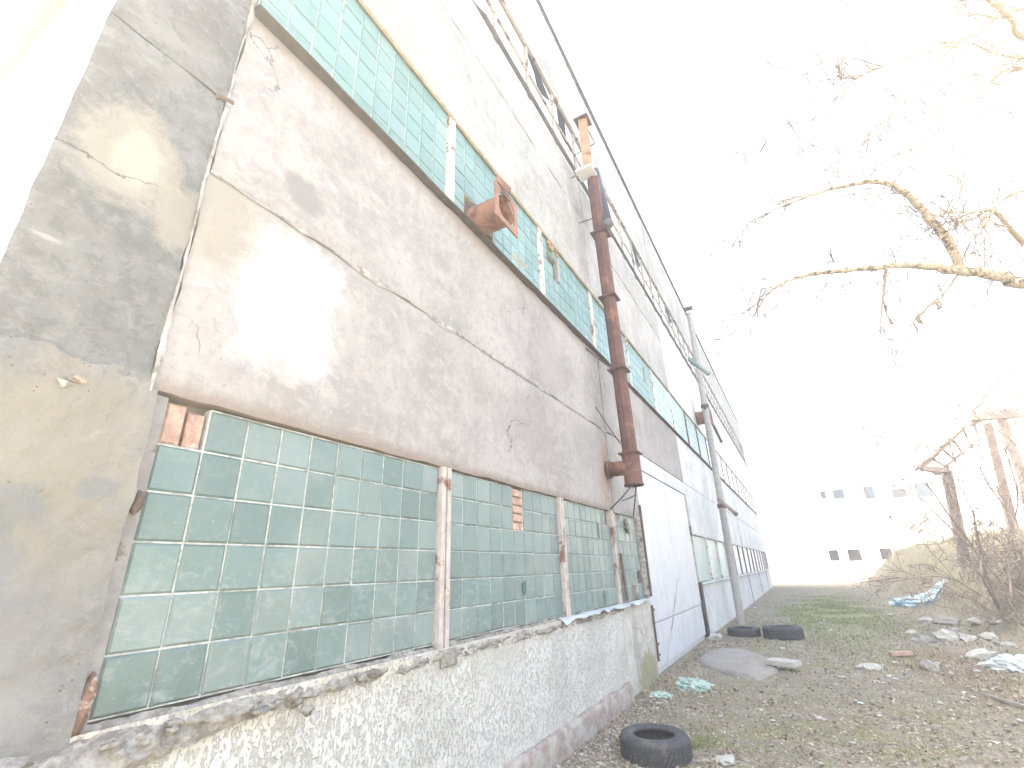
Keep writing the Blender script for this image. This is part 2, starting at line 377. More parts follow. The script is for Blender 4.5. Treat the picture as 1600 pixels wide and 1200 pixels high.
def ground_mat():
    g = G('dirt_and_gravel', .97, .1)
    big = g.noise(.55, 6, .6); mid = g.noise(2.6, 7, .68); fine = g.noise(24, 6, .72); peb = g.voro(38)
    pebc = g.n('ShaderNodeTexVoronoi', 1, {'feature': 'F1'}, Vector=g.pos, Scale=30.0)
    c = g.mix(g.step(mid, .38, .62), (.31, .275, .215), (.24, .21, .16))
    c = g.mix(g.math('MULTIPLY', g.step(fine, .5, .66), .55), c, (.34, .31, .275))
    c = g.mix(.16, c, pebc, 'SOFT_LIGHT')
    c = g.mix(g.math('MULTIPLY', g.step(fine, .47, .34), .55), c, (.085, .072, .06))
    moss = g.math('MULTIPLY', g.step(big, .44, .58), g.step(g.noise(3.1, 5), .38, .6))
    c = g.mix(g.math('MULTIPLY', moss, .65), c, (.225, .21, .10))
    w1 = g.noise(.9, 6, .68)
    gr = g.ell(21, -.35, 9, 1.5, w1, .7, .5, 1.15, (0, 1)); c = g.mix(g.math('MULTIPLY', gr, .75), c, (.235, .265, .12))
    br = g.ell(10.5, -1.7, 2.4, .7, w1, .6, .4, 1.2, (0, 1)); c = g.mix(g.math('MULTIPLY', br, .55), c, (.19, .12, .085))
    q = g.sep()
    mound = g.step(q[2], .25, .8); c = g.mix(g.math('MULTIPLY', mound, .8), c, g.mix(g.step(mid, .4, .6), (.36, .325, .21), (.28, .25, .16)))
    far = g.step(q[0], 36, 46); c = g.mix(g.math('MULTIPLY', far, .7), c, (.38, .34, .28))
    h = g.math('ADD', g.math('MULTIPLY', fine, .6), g.math('MULTIPLY', peb, -.4))
    g.col(c).bump(h, .9, .03); return g.m
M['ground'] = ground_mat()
M['apron'] = concrete('worn_concrete', (.30, .275, .245), (.24, .22, .195), (.36, .33, .30), (.17, .15, .125), bump=.7)

def rnd_mat(name, stops, rough=.9, trans=0):
    g = G(name, rough, .15); r = g.attr()
    nd = g.t.nodes.new('ShaderNodeValToRGB'); nd.color_ramp.interpolation = 'CONSTANT'
    while len(nd.color_ramp.elements) < len(stops): nd.color_ramp.elements.new(.5)
    for e, (p, cc) in zip(nd.color_ramp.elements, [(i/len(stops), c) for i, c in enumerate(stops)]): e.position = p; e.color = (*cc, 1)
    g.put(nd.inputs[0], r); g.col(nd.outputs[0]); return g.m
M['leaf'] = rnd_mat('fallen_leaves', [(.32,.27,.205),(.28,.235,.175),(.36,.31,.245),(.23,.19,.145),(.33,.255,.195),(.42,.38,.31),(.29,.24,.175)])
M['chip'] = rnd_mat('gravel_chips', [(.28,.255,.22),(.22,.195,.165),(.36,.335,.30),(.25,.22,.185),(.42,.40,.365)])
M['grass'] = rnd_mat('green_grass_blades', [(.20,.26,.10),(.235,.295,.115),(.175,.225,.09),(.30,.29,.15),(.36,.325,.20)])
M['straw'] = rnd_mat('dry_grass_blades', [(.46,.41,.28),(.38,.335,.22),(.33,.30,.18),(.50,.45,.32),(.28,.26,.15)])

# ------------------------------------------------------------------ ground
def mound_h(x, y):
    a = max(0, min(1, (x-11.0)/7.0)); a = a*a*(3-2*a)
    e = max(0, min(1, (58-x)/20.0)); e = e*e*(3-2*e)
    toe = -3.25 + .2*ns(x*.35, 3.3, 1.0)
    t = max(0, (toe-y)/2.5); t1 = min(1, t); t1 = t1*t1*(3-2*t1)
    return a*e*(2.25*t1 + .14*max(0, min(8, toe-3.0-y)))*(1+.12*ns(x*.5, y*.5, 4))
def gz(x, y):
    b = .025*ns(x*.9, y*.9, 0)+.012*ns(x*3.1, y*3.1, 7)
    near = max(0, 1-abs(x)/70)*max(0, 1-abs(y)/30)
    return b*near + mound_h(x, y)
def axis(spec):
    out = []
    for a, b, st in spec:
        n = max(1, round((b-a)/st)); out += [a+(b-a)*i/n for i in range(n)]
    return out+[spec[-1][1]]
xs = axis([(-500,-60,60),(-60,-6,6),(-6,2,.8),(2,18,.14),(18,34,.3),(34,70,1.2),(70,180,12),(180,900,80)])
ys = axis([(-600,-80,60),(-80,-20,5),(-20,-9,.9),(-9,2.6,.14),(2.6,30,3),(30,120,15),(120,700,80)])
def ground():
    m = MB(); nx, ny = len(xs)-1, len(ys)-1
    m.v = [Vector((x, y, gz(x, y))) for y in ys for x in xs]
    m.f = [(j*(nx+1)+i, j*(nx+1)+i+1, (j+1)*(nx+1)+i+1, (j+1)*(nx+1)+i) for j in range(ny) for i in range(nx)]
    m.c = [0]*len(m.f)
    o = m.build('ground', M['ground'], None, True); o['kind'] = 'structure'
ground()
def apron():
    ctr = on_ground(1150, 1036); pts = []
    m = MB(); n = 40; ring = []
    for k in range(n):
        t = 2*math.pi*k/n; r = 1+.22*ns(math.cos(t)*1.6, math.sin(t)*1.6, 5)
        ring.append((ctr.x+1.25*r*math.cos(t)+.5*math.sin(t)*r, ctr.y-.02+.62*r*math.sin(t)))
    vs = [(ctr.x, ctr.y, .075)]
    for f, z in ((.5, .07), (.9, .06), (1.0, .03), (1.03, -.06)):
        vs += [(ctr.x+(x-ctr.x)*f, ctr.y+(y-ctr.y)*f, z+.008*ns(x*f*4, y*f*4, 1)) for x, y in ring]
    fs = [(0, 1+k, 1+(k+1) % n) for k in range(n)]
    for i in range(3):
        fs += [(1+i*n+k, 1+(i+1)*n+k, 1+(i+1)*n+(k+1) % n, 1+i*n+(k+1) % n) for k in range(n)]
    m.add(vs, fs); o = m.build('concrete_apron', M['apron'], None, True); o['kind'] = 'structure'
apron()

# ------------------------------------------------------------------ the factory building
J = [.90, 7.15, 13.30, 19.40, 25.50, 31.60, 37.70, 42.0]
X0, XE, DEEP, ZR = .345, 42.0, 15.0, 12.4
bld = thing('factory_building', 'long weathered concrete factory hall with bands of green glass blocks beside the dirt track', 'building', (6, WY, 0))

def panel(name, mat, x0, x1, z0, z1, y=WY, thick=.2, res=.07, amp=.004, edge=.006, seed=0, parent=None):
    nu = max(2, min(160, int((x1-x0)/res))); nv = max(2, min(60, int((z1-z0)/res)))
    m = MB()
    def P(u, v):
        x = x0+(x1-x0)*u; z = z0+(z1-z0)*v
        dx = edge*ns(seed, z*6, 1)*(1 if u in (0, 1) else 0); dz = edge*fbm(x*3.5, seed, 2, 3)*(1 if v in (0, 1) else 0)
        dy = amp*(fbm(x*1.8, z*1.8, seed, 3)+.5*ns(x*9, z*9, seed))
        eu = min(u*(x1-x0), (1-u)*(x1-x0)); ev = min(v*(z1-z0), (1-v)*(z1-z0))
        if min(eu, ev) < 1e-6: dy += .010+.008*ns(x*7, z*7, seed+3)
        return (x+dx, y+dy, z+dz)
    m.grid(nu, nv, P)
    k = nu+1; idx = [i for i in range(k)]+[j*k+nu for j in range(1, nv+1)]+[nv*k+i for i in range(nu-1, -1, -1)]+[j*k for j in range(nv-1, 0, -1)]
    ring = [m.v[i] for i in idx]; n = len(ring)
    m.add(list(ring)+[(p.x, y+thick, p.z) for p in ring], [(i, (i+1) % n, n+(i+1) % n, n+i) for i in range(n)])
    return m.build(name, mat, parent or bld, True)

# core behind the panels: mortar you see in the open joints, and the solid of the hall
m = MB(); m.box(X0+.02, XE-.02, WY+.10, WY+DEEP, -.3, ZR-.05); core = m.build('wall_core', M['core'], bld)
# side return wall and end wall
m = MB(); m.grid(60, 60, lambda u, v: (X0+.004+.010*fbm(u*22, v*18, 3, 4)*min(1, u*12), WY+.02+DEEP*u, -.2+(ZR+.2)*v)); m.build('side_wall', M['side'], bld, True)
# roof with a dark felt edge
m = MB(); m.box(X0-.03, XE+.05, WY-.05, WY+DEEP+.1, ZR, ZR+.06); roof = m.build('roof', M['cap'], bld)

def rowpanels(z0, z1, mats, y=WY, bays=range(7)):
    for i in bays:
        a, b = J[i]+(.004 if i == 0 else .012), J[i+1]-.012
        near = i < 2
        panel('wall_panel', mats[min(i, len(mats)-1)], a, b, z0+.008, z1-.008, y+random.uniform(-.006, .006),
              res=.07 if near else .3, amp=.006 if near else .004, edge=.012 if near else .006, seed=i*7.7+z0)
L, MI, HI, FA = M['panel_low'], M['panel_mid'], M['panel_high'], M['panel_far']
rowpanels(2.385, 3.655, [L, FA, FA], bays=[0])
rowpanels(3.66, 4.995, [MI, MI, FA])
rowpanels(6.24, 7.86, [HI, HI, FA])
rowpanels(7.87, 8.85, [HI, HI, FA])
rowpanels(10.18, 12.38, [HI, HI, HI])
# second bay below: beside and above the gate; further bays
panel('wall_panel', M['panel_low'], 7.165, 8.62, 2.39, 3.65, seed=91)
panel('wall_panel', FA, 8.63, 13.28, 3.34, 3.65, seed=92)
rowpanels(2.385, 3.655, [FA], bays=range(2, 7))
# corner strip left of the big joint
panel('wall_panel', M['panel_corner'], X0-.016, .884, 4.16, 5.35, WY-.004, res=.03, amp=.008, edge=.007, seed=5)
panel('wall_panel', M['panel_corner'], X0-.016, .884, 2.40, 4.15, WY-.004, res=.03, amp=.008, edge=.007, seed=6)
panel('wall_panel', M['panel_corner'], X0-.022, .884, 5.36, 12.38, WY-.004, res=.1, amp=.008, edge=.02, seed=8)
m = MB()
def jz(u, v):
    z = 2.38+(12.38-2.38)*v; wob = .010*fbm(z*3, 1.7, 0, 4)
    wd = .007+.014*max(0, ns(z*2.1, 9, 0)+.05)+.004*ns(z*17, 2, u*3)
    return (.894+wob+(u-.5)*2*wd, WY+.004-.012*(1-abs(2*u-1))+.008*ns(z*14, u*3, 2)+.02*max(0, -ns(z*2.1, 9, 0)-.1), z)
m.grid(4, 420, jz); m.build('joint_mortar', M['joint_white'], bld, True)
# mortar smeared along the near horizontal joint
m = MB()
def jx(u, v):
    x = .9+6.25*u; wd = .006+.03*max(0, fbm(x*2.2, 5, 1, 3)+.15)
    return (x, WY-.006*(1-abs(2*v-1))+.006*ns(x*14, v*3, 2), 3.652+.008*ns(x*4, 0, 3)+(v-.65)*2*wd)
m.grid(420, 4, jx); m.build('joint_mortar', M['joint_white'], bld, True)
for (p0, p1) in (((341, 153), (354, 163)),):
    a = on_wall(*p0, WY-.01); m = MB(); m.tube([a+Vector((-.01, .05, 0)), a+Vector((0, -.02, 0)), a+Vector((.055, -.06, -.02))], .012, 8); m.build('iron_pin', M['dark_wood'], bld, True)

# plastered pier left of the first window, with its returning jamb
m = MB()
def pier(u, v):
    x = X0+(.925-X0)*u; z = -.1+(2.44+.1)*v
    if u > .999: x += .012*fbm(z*5, 2, 2, 3)
    if v > .999: z += .035*fbm(x*7, 3, 2, 4)
    rag = max(0, (z-2.30)/.14)
    return (x, WY-.016+.022*fbm(x*3.2, z*3.2, 4, 5)+.006*ns(x*22, z*22, 1)+.008*rag+.012*rag*fbm(x*15, z*15, 3, 3), z)
m.grid(46, 150, pier)
k = 47; edge_v = [m.v[j*k+46].copy() for j in range(151)]
m.add(edge_v+[Vector((p.x+.012, WY+.09, p.z)) for p in edge_v], [(j, 151+j, 152+j, j+1) for j in range(150)])
m.build('corner_plaster', M['plaster_low'], bld, True)
m = MB(); m.grid(3, 60, lambda u, v: (.90+.082*u, WY+.012+.012*u+.005*ns(u*3, v*30, 5), 1.10+1.28*v)); m.build('window_jamb', M['jamb'], bld, True)
# bare brick hole and rust flakes on that pier
c = on_wall(118, 592, WY-.03)
m = MB(); m.prism([(c.x-.03, c.z), (c.x-.005, c.z+.018), (c.x+.028, c.z+.004), (c.x+.02, c.z-.014), (c.x-.008, c.z-.012)], WY-.026, WY+.02); m.build('plaster_hole', M['core'], bld)
m = MB(); m.bar((c.x-.008, WY-.036, c.z+.006), (c.x+.03, WY-.034, c.z-.006), .02, .012); m.build('brick_stub', M['brick'], bld)
m = MB(); m.prism([(c.x-.055, c.z-.012), (c.x-.005, c.z-.020), (c.x-.028, c.z-.045)], WY-.034, WY); m.build('plaster_flake', M['joint_white'], bld)
for (px, py, h, wd, mt, tl) in ((219, 785, .055, .012, 'dark_rust', .02), (134, 1098, .085, .028, 'brown_rust', .02)):
    c = on_wall(px, py, WY-.02); m = MB()
    m.lump((c.x, WY-.0, c.z), wd, .035, h, seed=px, sub=3, rough=.5)
    for p in m.v: p.x += (p.z-c.z)*.10
    m.build('rust_flake' if 'rust' in mt else 'plaster_flake', M[mt], bld, True)

# glass block windows ---------------------------------------------------------------
def blocks(x0, x1, z0, z1, nc, nr, mat, holes=(), y=WY+.03, parent=bld, deep=.08, broken=()):
    """one bay of glass blocks; returns the part"""
    m = MB(); dx = (x1-x0)/nc; dz = (z1-z0)/nr
    for r in range(nr):
        sh = 0
        for c in range(nc):
            if (c, r) in holes: continue
            jx_, jz_ = random.uniform(-.0025, .0025), random.uniform(-.002, .002); g = .0035
            m.bbox(x0+c*dx+g+jx_, x0+(c+1)*dx-g+jx_, y+random.uniform(-.004, .004), y+deep, z0+r*dz+g+jz_, z0+(r+1)*dz-g+jz_, .010)
    o = m.build('window', mat, parent)
    gm = MB()
    for r in range(nr+1):                                     # bed joints, broken where a block is missing
        for c in range(nc):
            if ((c, r) in holes or r == nr) and ((c, r-1) in holes or r == 0): continue
            gm.box(x0+c*dx, x0+(c+1)*dx, y+.009, y+deep-.01, z0+r*dz-.0040, z0+r*dz+.0040)
    for c in range(nc+1):
        for r in range(nr):
            if ((c, r) in holes or c == nc) and ((c-1, r) in holes or c == 0): continue
            gm.box(x0+c*dx-.0039, x0+c*dx+.0039, y+.0095, y+deep-.011, z0+r*dz+.0041, z0+(r+1)*dz-.0041)
    gm.build('grout', M['grout'], o)
    for (c, r, fx, fz, rx, rz) in broken:                     # broken-through face: a jagged dark opening with a rim of glass
        cx, cz = x0+(c+fx)*dx, z0+(r+fz)*dz
        poly = []
        for k in range(11):
            t = 2*math.pi*k/11; q = random.uniform(.7, 1.15); poly.append((cx+rx*q*math.cos(t), cz+rz*q*math.sin(t)))
        b = MB(); b.prism(poly, y-.008, y+.03); b.build('broken_hole', M['broken'], o)
    if holes:
        b = MB(); b.box(x0, x1, y+deep+.004, y+deep+.03, z0, z1); b.build('dark_opening', M['dark'], o)
    return o
M['broken'] = plain('broken_glass_hollow', (.06, .13, .11), .4, .3, 30)

def mullion(xa, xb, z0, z1, mat, parent, y=WY-.012):
    m = MB(); w_ = (xb-xa)
    m.bbox(xa, xa+w_*.42, y, WY+.09, z0, z1, .006); m.bbox(xa+w_*.58, xb, y, WY+.09, z0, z1, .006); m.box(xa+w_*.42, xa+w_*.58, y+.03, WY+.09, z0, z1)
    return m.build('mullion', mat, parent)

ZA, ZB = 1.145, 2.378
win1 = blocks(.985, 2.945, ZA, ZB, 10, 6, M['block'], holes=[(0, 5)])
bm_ = MB(); bm_.bbox(.99, 1.072, WY+.035, WY+.10, 2.18, 2.365, .008); bm_.bbox(1.09, 1.165, WY+.045, WY+.10, 2.178, 2.345, .008)
bm_.build('brick_infill', M['brick'], win1)
mullion(2.955, 3.07, 1.10, 2.39, M['post_steel'], win1)
win2 = blocks(3.085, 5.14, ZA, ZB, 10, 6, M['block'], holes=[(5, 5), (5, 4)], broken=[(5, 1, .8, .5, .045, .065)])
bm_ = MB(); bx0, bx1 = 4.11, 4.32
for r in range(5):
    z = 1.972+r*.081; sp = .62 if r % 2 == 0 else .38
    q = random.uniform(-.008, .008)
    bm_.bbox(bx0, bx0+(bx1-bx0)*sp-.006, WY+.03+q, WY+.10, z, z+.068, .008)
    bm_.bbox(bx0+(bx1-bx0)*sp+.006, bx1, WY+.035-q, WY+.10, z, z+.066, .008)
bm_.build('brick_infill', M['brick'], win2)
bm_ = MB(); bm_.box(bx0, bx1, WY+.055, WY+.11, 1.965, 2.376); bm_.build('infill_mortar', M['mortar'], win2)
mullion(5.15, 5.255, 1.10, 2.39, M['post_steel'], win2)
win3 = blocks(5.27, 6.97, ZA, ZB, 9, 6, M['block'], holes=[(8, 5)], broken=[(6, 4, .3, .6, .03, .10), (6, 0, .3, .5, .05, .10)])
mullion(6.985, 7.05, 1.12, 2.39, M['post_steel'], win3); 
win4 = blocks(7.07, 8.27, ZA, ZB, 6, 6, M['block'], holes=[(5, 1), (3, 0), (4, 0), (1, 5)], broken=[(3, 5, .5, .3, .14, .12)])
m = MB(); m.bar((7.28, WY-.01, 1.16), (7.20, WY-.01, 1.80), .05, .03); m.build('loose_board', M['dark_wood'], win4)
m = MB()
for k in range(6):
    m.lump((7.76+random.uniform(-.09, .09), WY-.0, 2.20+random.uniform(-.09, .09)), .05, .035, .05, seed=k, sub=1, rough=.5)
m.build('mortar_lump', M['mortar'], win4, True)
# brick jamb between window and gate
m = MB()
for r in range(15):
    z = 1.18+r*.083
    m.bbox(8.30, 8.50-(.02 if r % 2 else 0), WY-.01+random.uniform(-.012, .012), WY+.12, z, z+.07, .008)
m.build('brick_jamb', M['jamb_brick'], bld)
m = MB(); m.box(8.285, 8.47, WY+.015, WY+.13, 1.12, 2.40); m.build('jamb_mortar', M['mortar'], bld)
m = MB(); m.bar((8.50, WY-.03, 1.15), (8.50, WY-.03, 2.62), .035, .035); m.bar((8.40, WY-.035, 1.30), (8.52, WY-.035, 1.30), .04, .03); m.bar((8.30, WY-.035, 2.05), (8.50, WY-.035, 2.05), .03, .02); m.build('jamb_angle', M['dark_wood'], bld)

# mortar ledge under the first window, heavy at the left end
m = MB()
def ledge(u, v):
    x = .30+6.75*u; left = max(0, 1-(x-.3)/1.5)
    big = .10*left+.015
    zt = 1.138+.02*fbm(x*4, 1, 1, 4)*(1-left)-.005*left; zb = 1.04-.12*left+.015*fbm(x*3, 2, 6, 4)
    a = v*math.pi*.5
    y = WY+.02-(.035+big)*math.sin(v*math.pi*.62)*(1+.5*fbm(x*5, v*1.5, 3, 5))+.016*fbm(x*13, v*5, 8, 4)
    return (x, y, zt+(zb-zt)*v+.010*fbm(x*11, v*4, 2, 3))
m.grid(560, 16, ledge); m.build('window_ledge', M['mortar'], win1, True)
for k in range(26):
    m = MB(); x = random.uniform(.4, 2.4); m.lump((x, WY-.06+random.uniform(-.03, .03), 1.08+random.uniform(-.07, .03)), random.uniform(.012, .04), .025, random.uniform(.010, .022), seed=k, sub=2, rough=.6)
    m.build('mortar_crumb', M['mortar'], win1, True)
m = MB(); m.bbox(2.95, 3.13, WY-.05, WY, 1.00, 1.11, .015); m.build('post_footing', M['mortar'], win1)
# crumpled white sheet sill
m = MB()
def sheet(u, v):
    x = 4.95+3.35*u
    return (x, WY+.02-v*(.10+.05*fbm(x*2.2, 1, 1, 3)), 1.135+.012*ns(x*5, v, 2)-v*v*(.03+.05*ns(x*2.7, 0, 5))+.02*v*fbm(x*6, v, 3, 3))
m.grid(110, 5, sheet); m.build('sill', M['white_plastic'], win3, True)

# plinth
m = MB()
m.grid(300, 46, lambda u, v: (.345+6.63*u, WY-.02+.010*fbm((.345+6.63*u)*3, v*4, 2, 5)+.004*ns((.345+6.63*u)*30, v*36, 1)-.06*max(0, .35-v)**1.5*(1 if u < .97 else 0), -.15+1.27*v))
m.build('plinth', M['plinth'], bld, True)
m = MB()
m.grid(160, 6, lambda u, v: (.3+6.62*u, WY-.02-.06*min(1, v*2.2 if v < .45 else 1)+.012*fbm((6.6*u)*3, v*3, 7, 4), .23+.02*fbm(6.6*u*2, 1, 3, 3)-(.0 if v < .45 else (v-.45)*.75)))
m.build('base_ledge', M['curb'], bld, True)
m = MB(); m.grid(60, 40, lambda u, v: (6.975+1.5*u, WY+.0+.014*fbm(u*5, v*5, 2, 5), -.1+1.22*v)); m.build('plinth', M['pier'], bld, True)

# the gate -------------------------------------------------------------------------
GX0, GX1, GZ0, GZ1 = 8.56, 13.05, .10, 3.33
gate = MB(); gate.box(GX0-.03, GX1+.03, WY+.06, WY+.10, GZ0-.1, GZ1); gate = gate.build('gate', M['gate'], bld)
for (a, b) in ((GX0, 10.80), (10.815, GX1)):
    m = MB(); n = 3 if a < 9 else 3
    step_ = (b-a)/2
    for k in range(2):
        m.bbox(a+k*step_+.004, a+(k+1)*step_-.004, WY+.012, WY+.06, GZ0+.64, GZ1-.02, .006)
        m.bbox(a+k*step_+.004, a+(k+1)*step_-.004, WY+.018, WY+.06, GZ0, GZ0+.625, .006)
    leaf = m.build('gate_leaf', M['gate'], gate)
m = MB()
for z in (.45, .95, .3): m.bar((8.50, WY-.02, z), (8.62, WY-.02, z), .03, .03)
m.bar((8.51, WY-.02, .22), (8.51, WY-.02, 1.02), .03, .03); m.build('hinge', M['dark_wood'], gate)
for z in (.62, 2.40):
    m = MB(); m.bar((13.04, WY-.02, z-.1), (13.04, WY-.02, z+.14), .06, .03); m.build('hinge', M['dark_wood'], gate)
m = MB(); m.tube([(9.1, WY-.01, .15), (9.8, WY-.012, .65), (10.4, WY-.012, 1.1), (10.78, WY-.005, 1.35)], .007, 6); m.build('bent_wire', M['post_steel'], gate)

# further bays on the ground floor
for i in range(2, 7):
    a, b = J[i]+.10, J[i+1]-.06
    w_ = None
    seg = (b-a)/3
    for k in range(3):
        xa, xb = a+k*seg+.03, a+(k+1)*seg-.05
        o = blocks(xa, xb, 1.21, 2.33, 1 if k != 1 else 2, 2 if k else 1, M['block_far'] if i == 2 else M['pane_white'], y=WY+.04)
        mullion(xb+.01, xb+.08, 1.2, 2.36, M['dark_wood'] if i > 2 else M['white_frame'], o)
    m = MB(); m.grid(30, 10, lambda u, v: (J[i]+(J[i+1]-J[i]-.02)*u, WY-.01+.012*fbm(u*8+i, v*4, 2, 4), -.1+1.28*v)); m.build('plinth', M['panel_far'], bld, True)
    m = MB(); m.grid(40, 3, lambda u, v: (J[i]+.02+(J[i+1]-J[i]-.2)*u, WY+.02-v*.12, 1.20+.03*ns(u*14, v, i)-.03*v)); m.build('sill', M['white_plastic'], o, True)
    m = MB(); m.box(J[i], J[i]+.05, WY-.03, WY+.02, 0, 1.22); m.build('corner_angle', M['dark_wood'], bld)
    m = MB(); m.box(J[i]+.02, J[i+1]-.02, WY-.012, WY+.03, 2.345, 2.38); m.build('lintel', M['white_frame'], bld)

# second-storey glass band ------------------------------------------------------------
Z2A, Z2B = 5.03, 6.235
up = []
for i in range(7):
    a = J[i]+(.03 if i == 0 else .05); seg = (J[i+1]-a)/3
    for k in range(3):
        xa = a+k*seg+(.0 if k == 0 else .03); xb = a+(k+1)*seg-.06
        if i == 0: xa, xb = ((.93, 2.925), (3.06, 5.03), (5.15, 7.03))[k]
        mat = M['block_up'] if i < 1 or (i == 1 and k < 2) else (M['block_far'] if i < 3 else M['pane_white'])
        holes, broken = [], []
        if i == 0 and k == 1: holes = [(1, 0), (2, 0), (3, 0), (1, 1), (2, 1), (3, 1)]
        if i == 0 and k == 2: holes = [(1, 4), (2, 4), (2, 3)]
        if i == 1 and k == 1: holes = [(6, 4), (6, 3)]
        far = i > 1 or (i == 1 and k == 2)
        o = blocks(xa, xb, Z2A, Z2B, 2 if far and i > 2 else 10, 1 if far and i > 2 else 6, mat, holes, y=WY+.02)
        up.append(o)
        mullion(xb+.01, xb+(.115 if i == 0 else .07), Z2A-.01, Z2B+.01, M['white_frame'] if i < 2 else M['dark_wood'], o, WY-.008)
    m = MB()
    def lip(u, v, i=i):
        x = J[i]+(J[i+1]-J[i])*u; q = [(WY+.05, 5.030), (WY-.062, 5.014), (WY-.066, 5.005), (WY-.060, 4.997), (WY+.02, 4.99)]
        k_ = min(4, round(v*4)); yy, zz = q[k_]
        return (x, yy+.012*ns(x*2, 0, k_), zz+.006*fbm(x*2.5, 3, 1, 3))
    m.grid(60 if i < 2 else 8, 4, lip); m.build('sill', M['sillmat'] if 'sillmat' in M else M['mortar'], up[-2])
    m = MB(); m.grid(60 if i < 2 else 8, 3, lambda u, v, i=i: (J[i]+.03+(J[i+1]-J[i]-.03)*u, WY-.035+.03*abs(2*v-1)+.006*ns(u*60, v, 3), 6.215+.045*v+.012*fbm(u*26, 3, i, 3))); m.build('lintel', M['lintel'] if 'lintel' in M else M['mortar'], up[-2])
# board and rubble in the openings
m = MB(); m.bar((3.30, WY+.09, 5.30), (3.95, WY+.05, 5.28), .05, .14); m.build('plank', M['dark_wood'], up[1])
m = MB(); m.bar((5.66, WY+.0, 5.62), (5.66, WY+.0, 6.02), .05, .04); m.build('bent_bracket', M['pale_duct'], up[2])
m = MB()
for k in range(9): m.lump((5.50+random.uniform(-.12, .2), WY+.0, 6.14+random.uniform(-.05, .04)), .06, .03, .035, seed=k+40, sub=1, rough=.5)
m.build('mortar_lump', M['ochre_duct'], up[2], True)
m = MB(); m.grid(10, 3, lambda u, v: (4.05+.32*u, WY-.09-.05*v, 5.05+.05*v-.03*math.sin(u*3)*v)); m.build('bent_flashing', M['white_plastic'], up[1], True)

# third-storey windows ----------------------------------------------------------------
for i in range(7):
    a = J[i]; seg = (J[i+1]-a)/6
    for k in range(6):
        xa, xb = a+k*seg+.035, a+(k+1)*seg-.035
        m = MB(); m.box(xa, xb, WY+.05, WY+.07, 8.90, 10.16); o = m.build('window', M['pane_white'], bld)
        f = MB(); f.box(xb+.01, xb+.055, WY+.005, WY+.08, 8.88, 10.18); f.box(xa, xb, WY+.012, WY+.075, 9.55, 9.59)
        f.build('window_frame', M['frame_brown'], o)
        if (i, k) in ((0, 4), (0, 5), (2, 2), (1, 4)):
            b = MB(); h = random.uniform(.5, .9)
            if (i, k) == (0, 5):
                b.prism([(xa+.30, 9.55), (xa+.6, 9.50), (xa+.6, 10.12), (xa+.25, 10.12)], WY+.035, WY+.048)
            else:
                b.prism([(xa+.01, 10.14), (xa+.5, 10.14), (xb-.05, 10.14-h*.4), (xa+.42, 10.14-h), (xa+.3, 10.14-h*.35)], WY+.035, WY+.048)
            b.build('broken_pane', M['dark'], o)
    m = MB(); m.grid(30, 2, lambda u, v, i=i: (J[i]+(J[i+1]-J[i])*u, WY-.06*(1-v)*(1.2 if u*7+i*7 > 3 else .3), 8.86+.02*ns(u*8, i, v))); m.build('sill', M['cap'], o)
    m = MB(); m.box(J[i], J[i+1]-.01, WY-.025, WY+.02, 10.165, 10.205); m.build('lintel', M['post_steel'], o)

# ------------------------------------------------------------------ things hung on the wall
PX, PY = 7.02, 1.93
vp = thing('exhaust_duct', 'tall rust brown metal duct with flanged sections standing off the wall, T-piece at its foot', 'duct', (PX, PY, 2.72))
m = MB()
prof = [(PX, 2.72, .165), (PX, 3.20, .165)]
m.lathe([(.125, 2.72), (.145, 2.72), (.145, 2.745), (.132, 2.76), (.132, 3.20)], (PX, PY, 0), n=28); m.build('t_piece', M['rust'], vp, True)
m = MB(); m.tube([(PX, PY, 3.0), (PX-.02, WY-.02, 3.0)], .11, 22); m.lathe([(.11, -.03), (.135, -.03), (.135, .0), (.11, 0)], (PX-.02, WY-.03, 3.0), 'y', 22); m.build('wall_branch', M['rust'], vp, True)
secs = [(3.20, 4.55), (4.55, 5.87), (5.87, 7.18), (7.18, 8.42)]
def px_at(z): return PX-.038*(z-3.2)
for (za, zb) in secs:
    m = MB(); m.tube([(px_at(za), PY, za), (px_at(zb), PY, zb)], .112, 8); m.build('duct_section', M['rust'], vp)
    m = MB(); m.box(px_at(za)-.150, px_at(za)+.150, PY-.150, PY+.150, za-.010, za+.012); m.build('flange', M['rust'], vp)
for nm, p, q, rr in (('stay_rod', (px_at(7.6), PY, 7.6), (px_at(7.6)+.03, WY-.01, 7.62), .012), ('stay_rod', (px_at(4.5), PY, 4.5), (px_at(4.5)-.4, WY, 4.9), .012), ('stay_rod', (px_at(3.4)-.1, PY+.1, 3.35), (6.75, WY-.01, 3.95), .008),
                     ('stay_wire', (PX-.08, PY, 2.73), (6.97, WY-.01, 2.42), .011), ('stay_wire', (PX+.1, PY, 2.73), (8.1, WY-.01, 2.40), .011), ('stay_wire', (PX+.12, PY+.05, 2.6), (PX+.52, WY-.02, 2.6), .008)):
    m = MB(); p, q = Vector(p), Vector(q); m.tube([p, p.lerp(q, .5)+Vector((0, 0, -.015)), q], rr, 6); m.build(nm, M['wire'], vp, True)

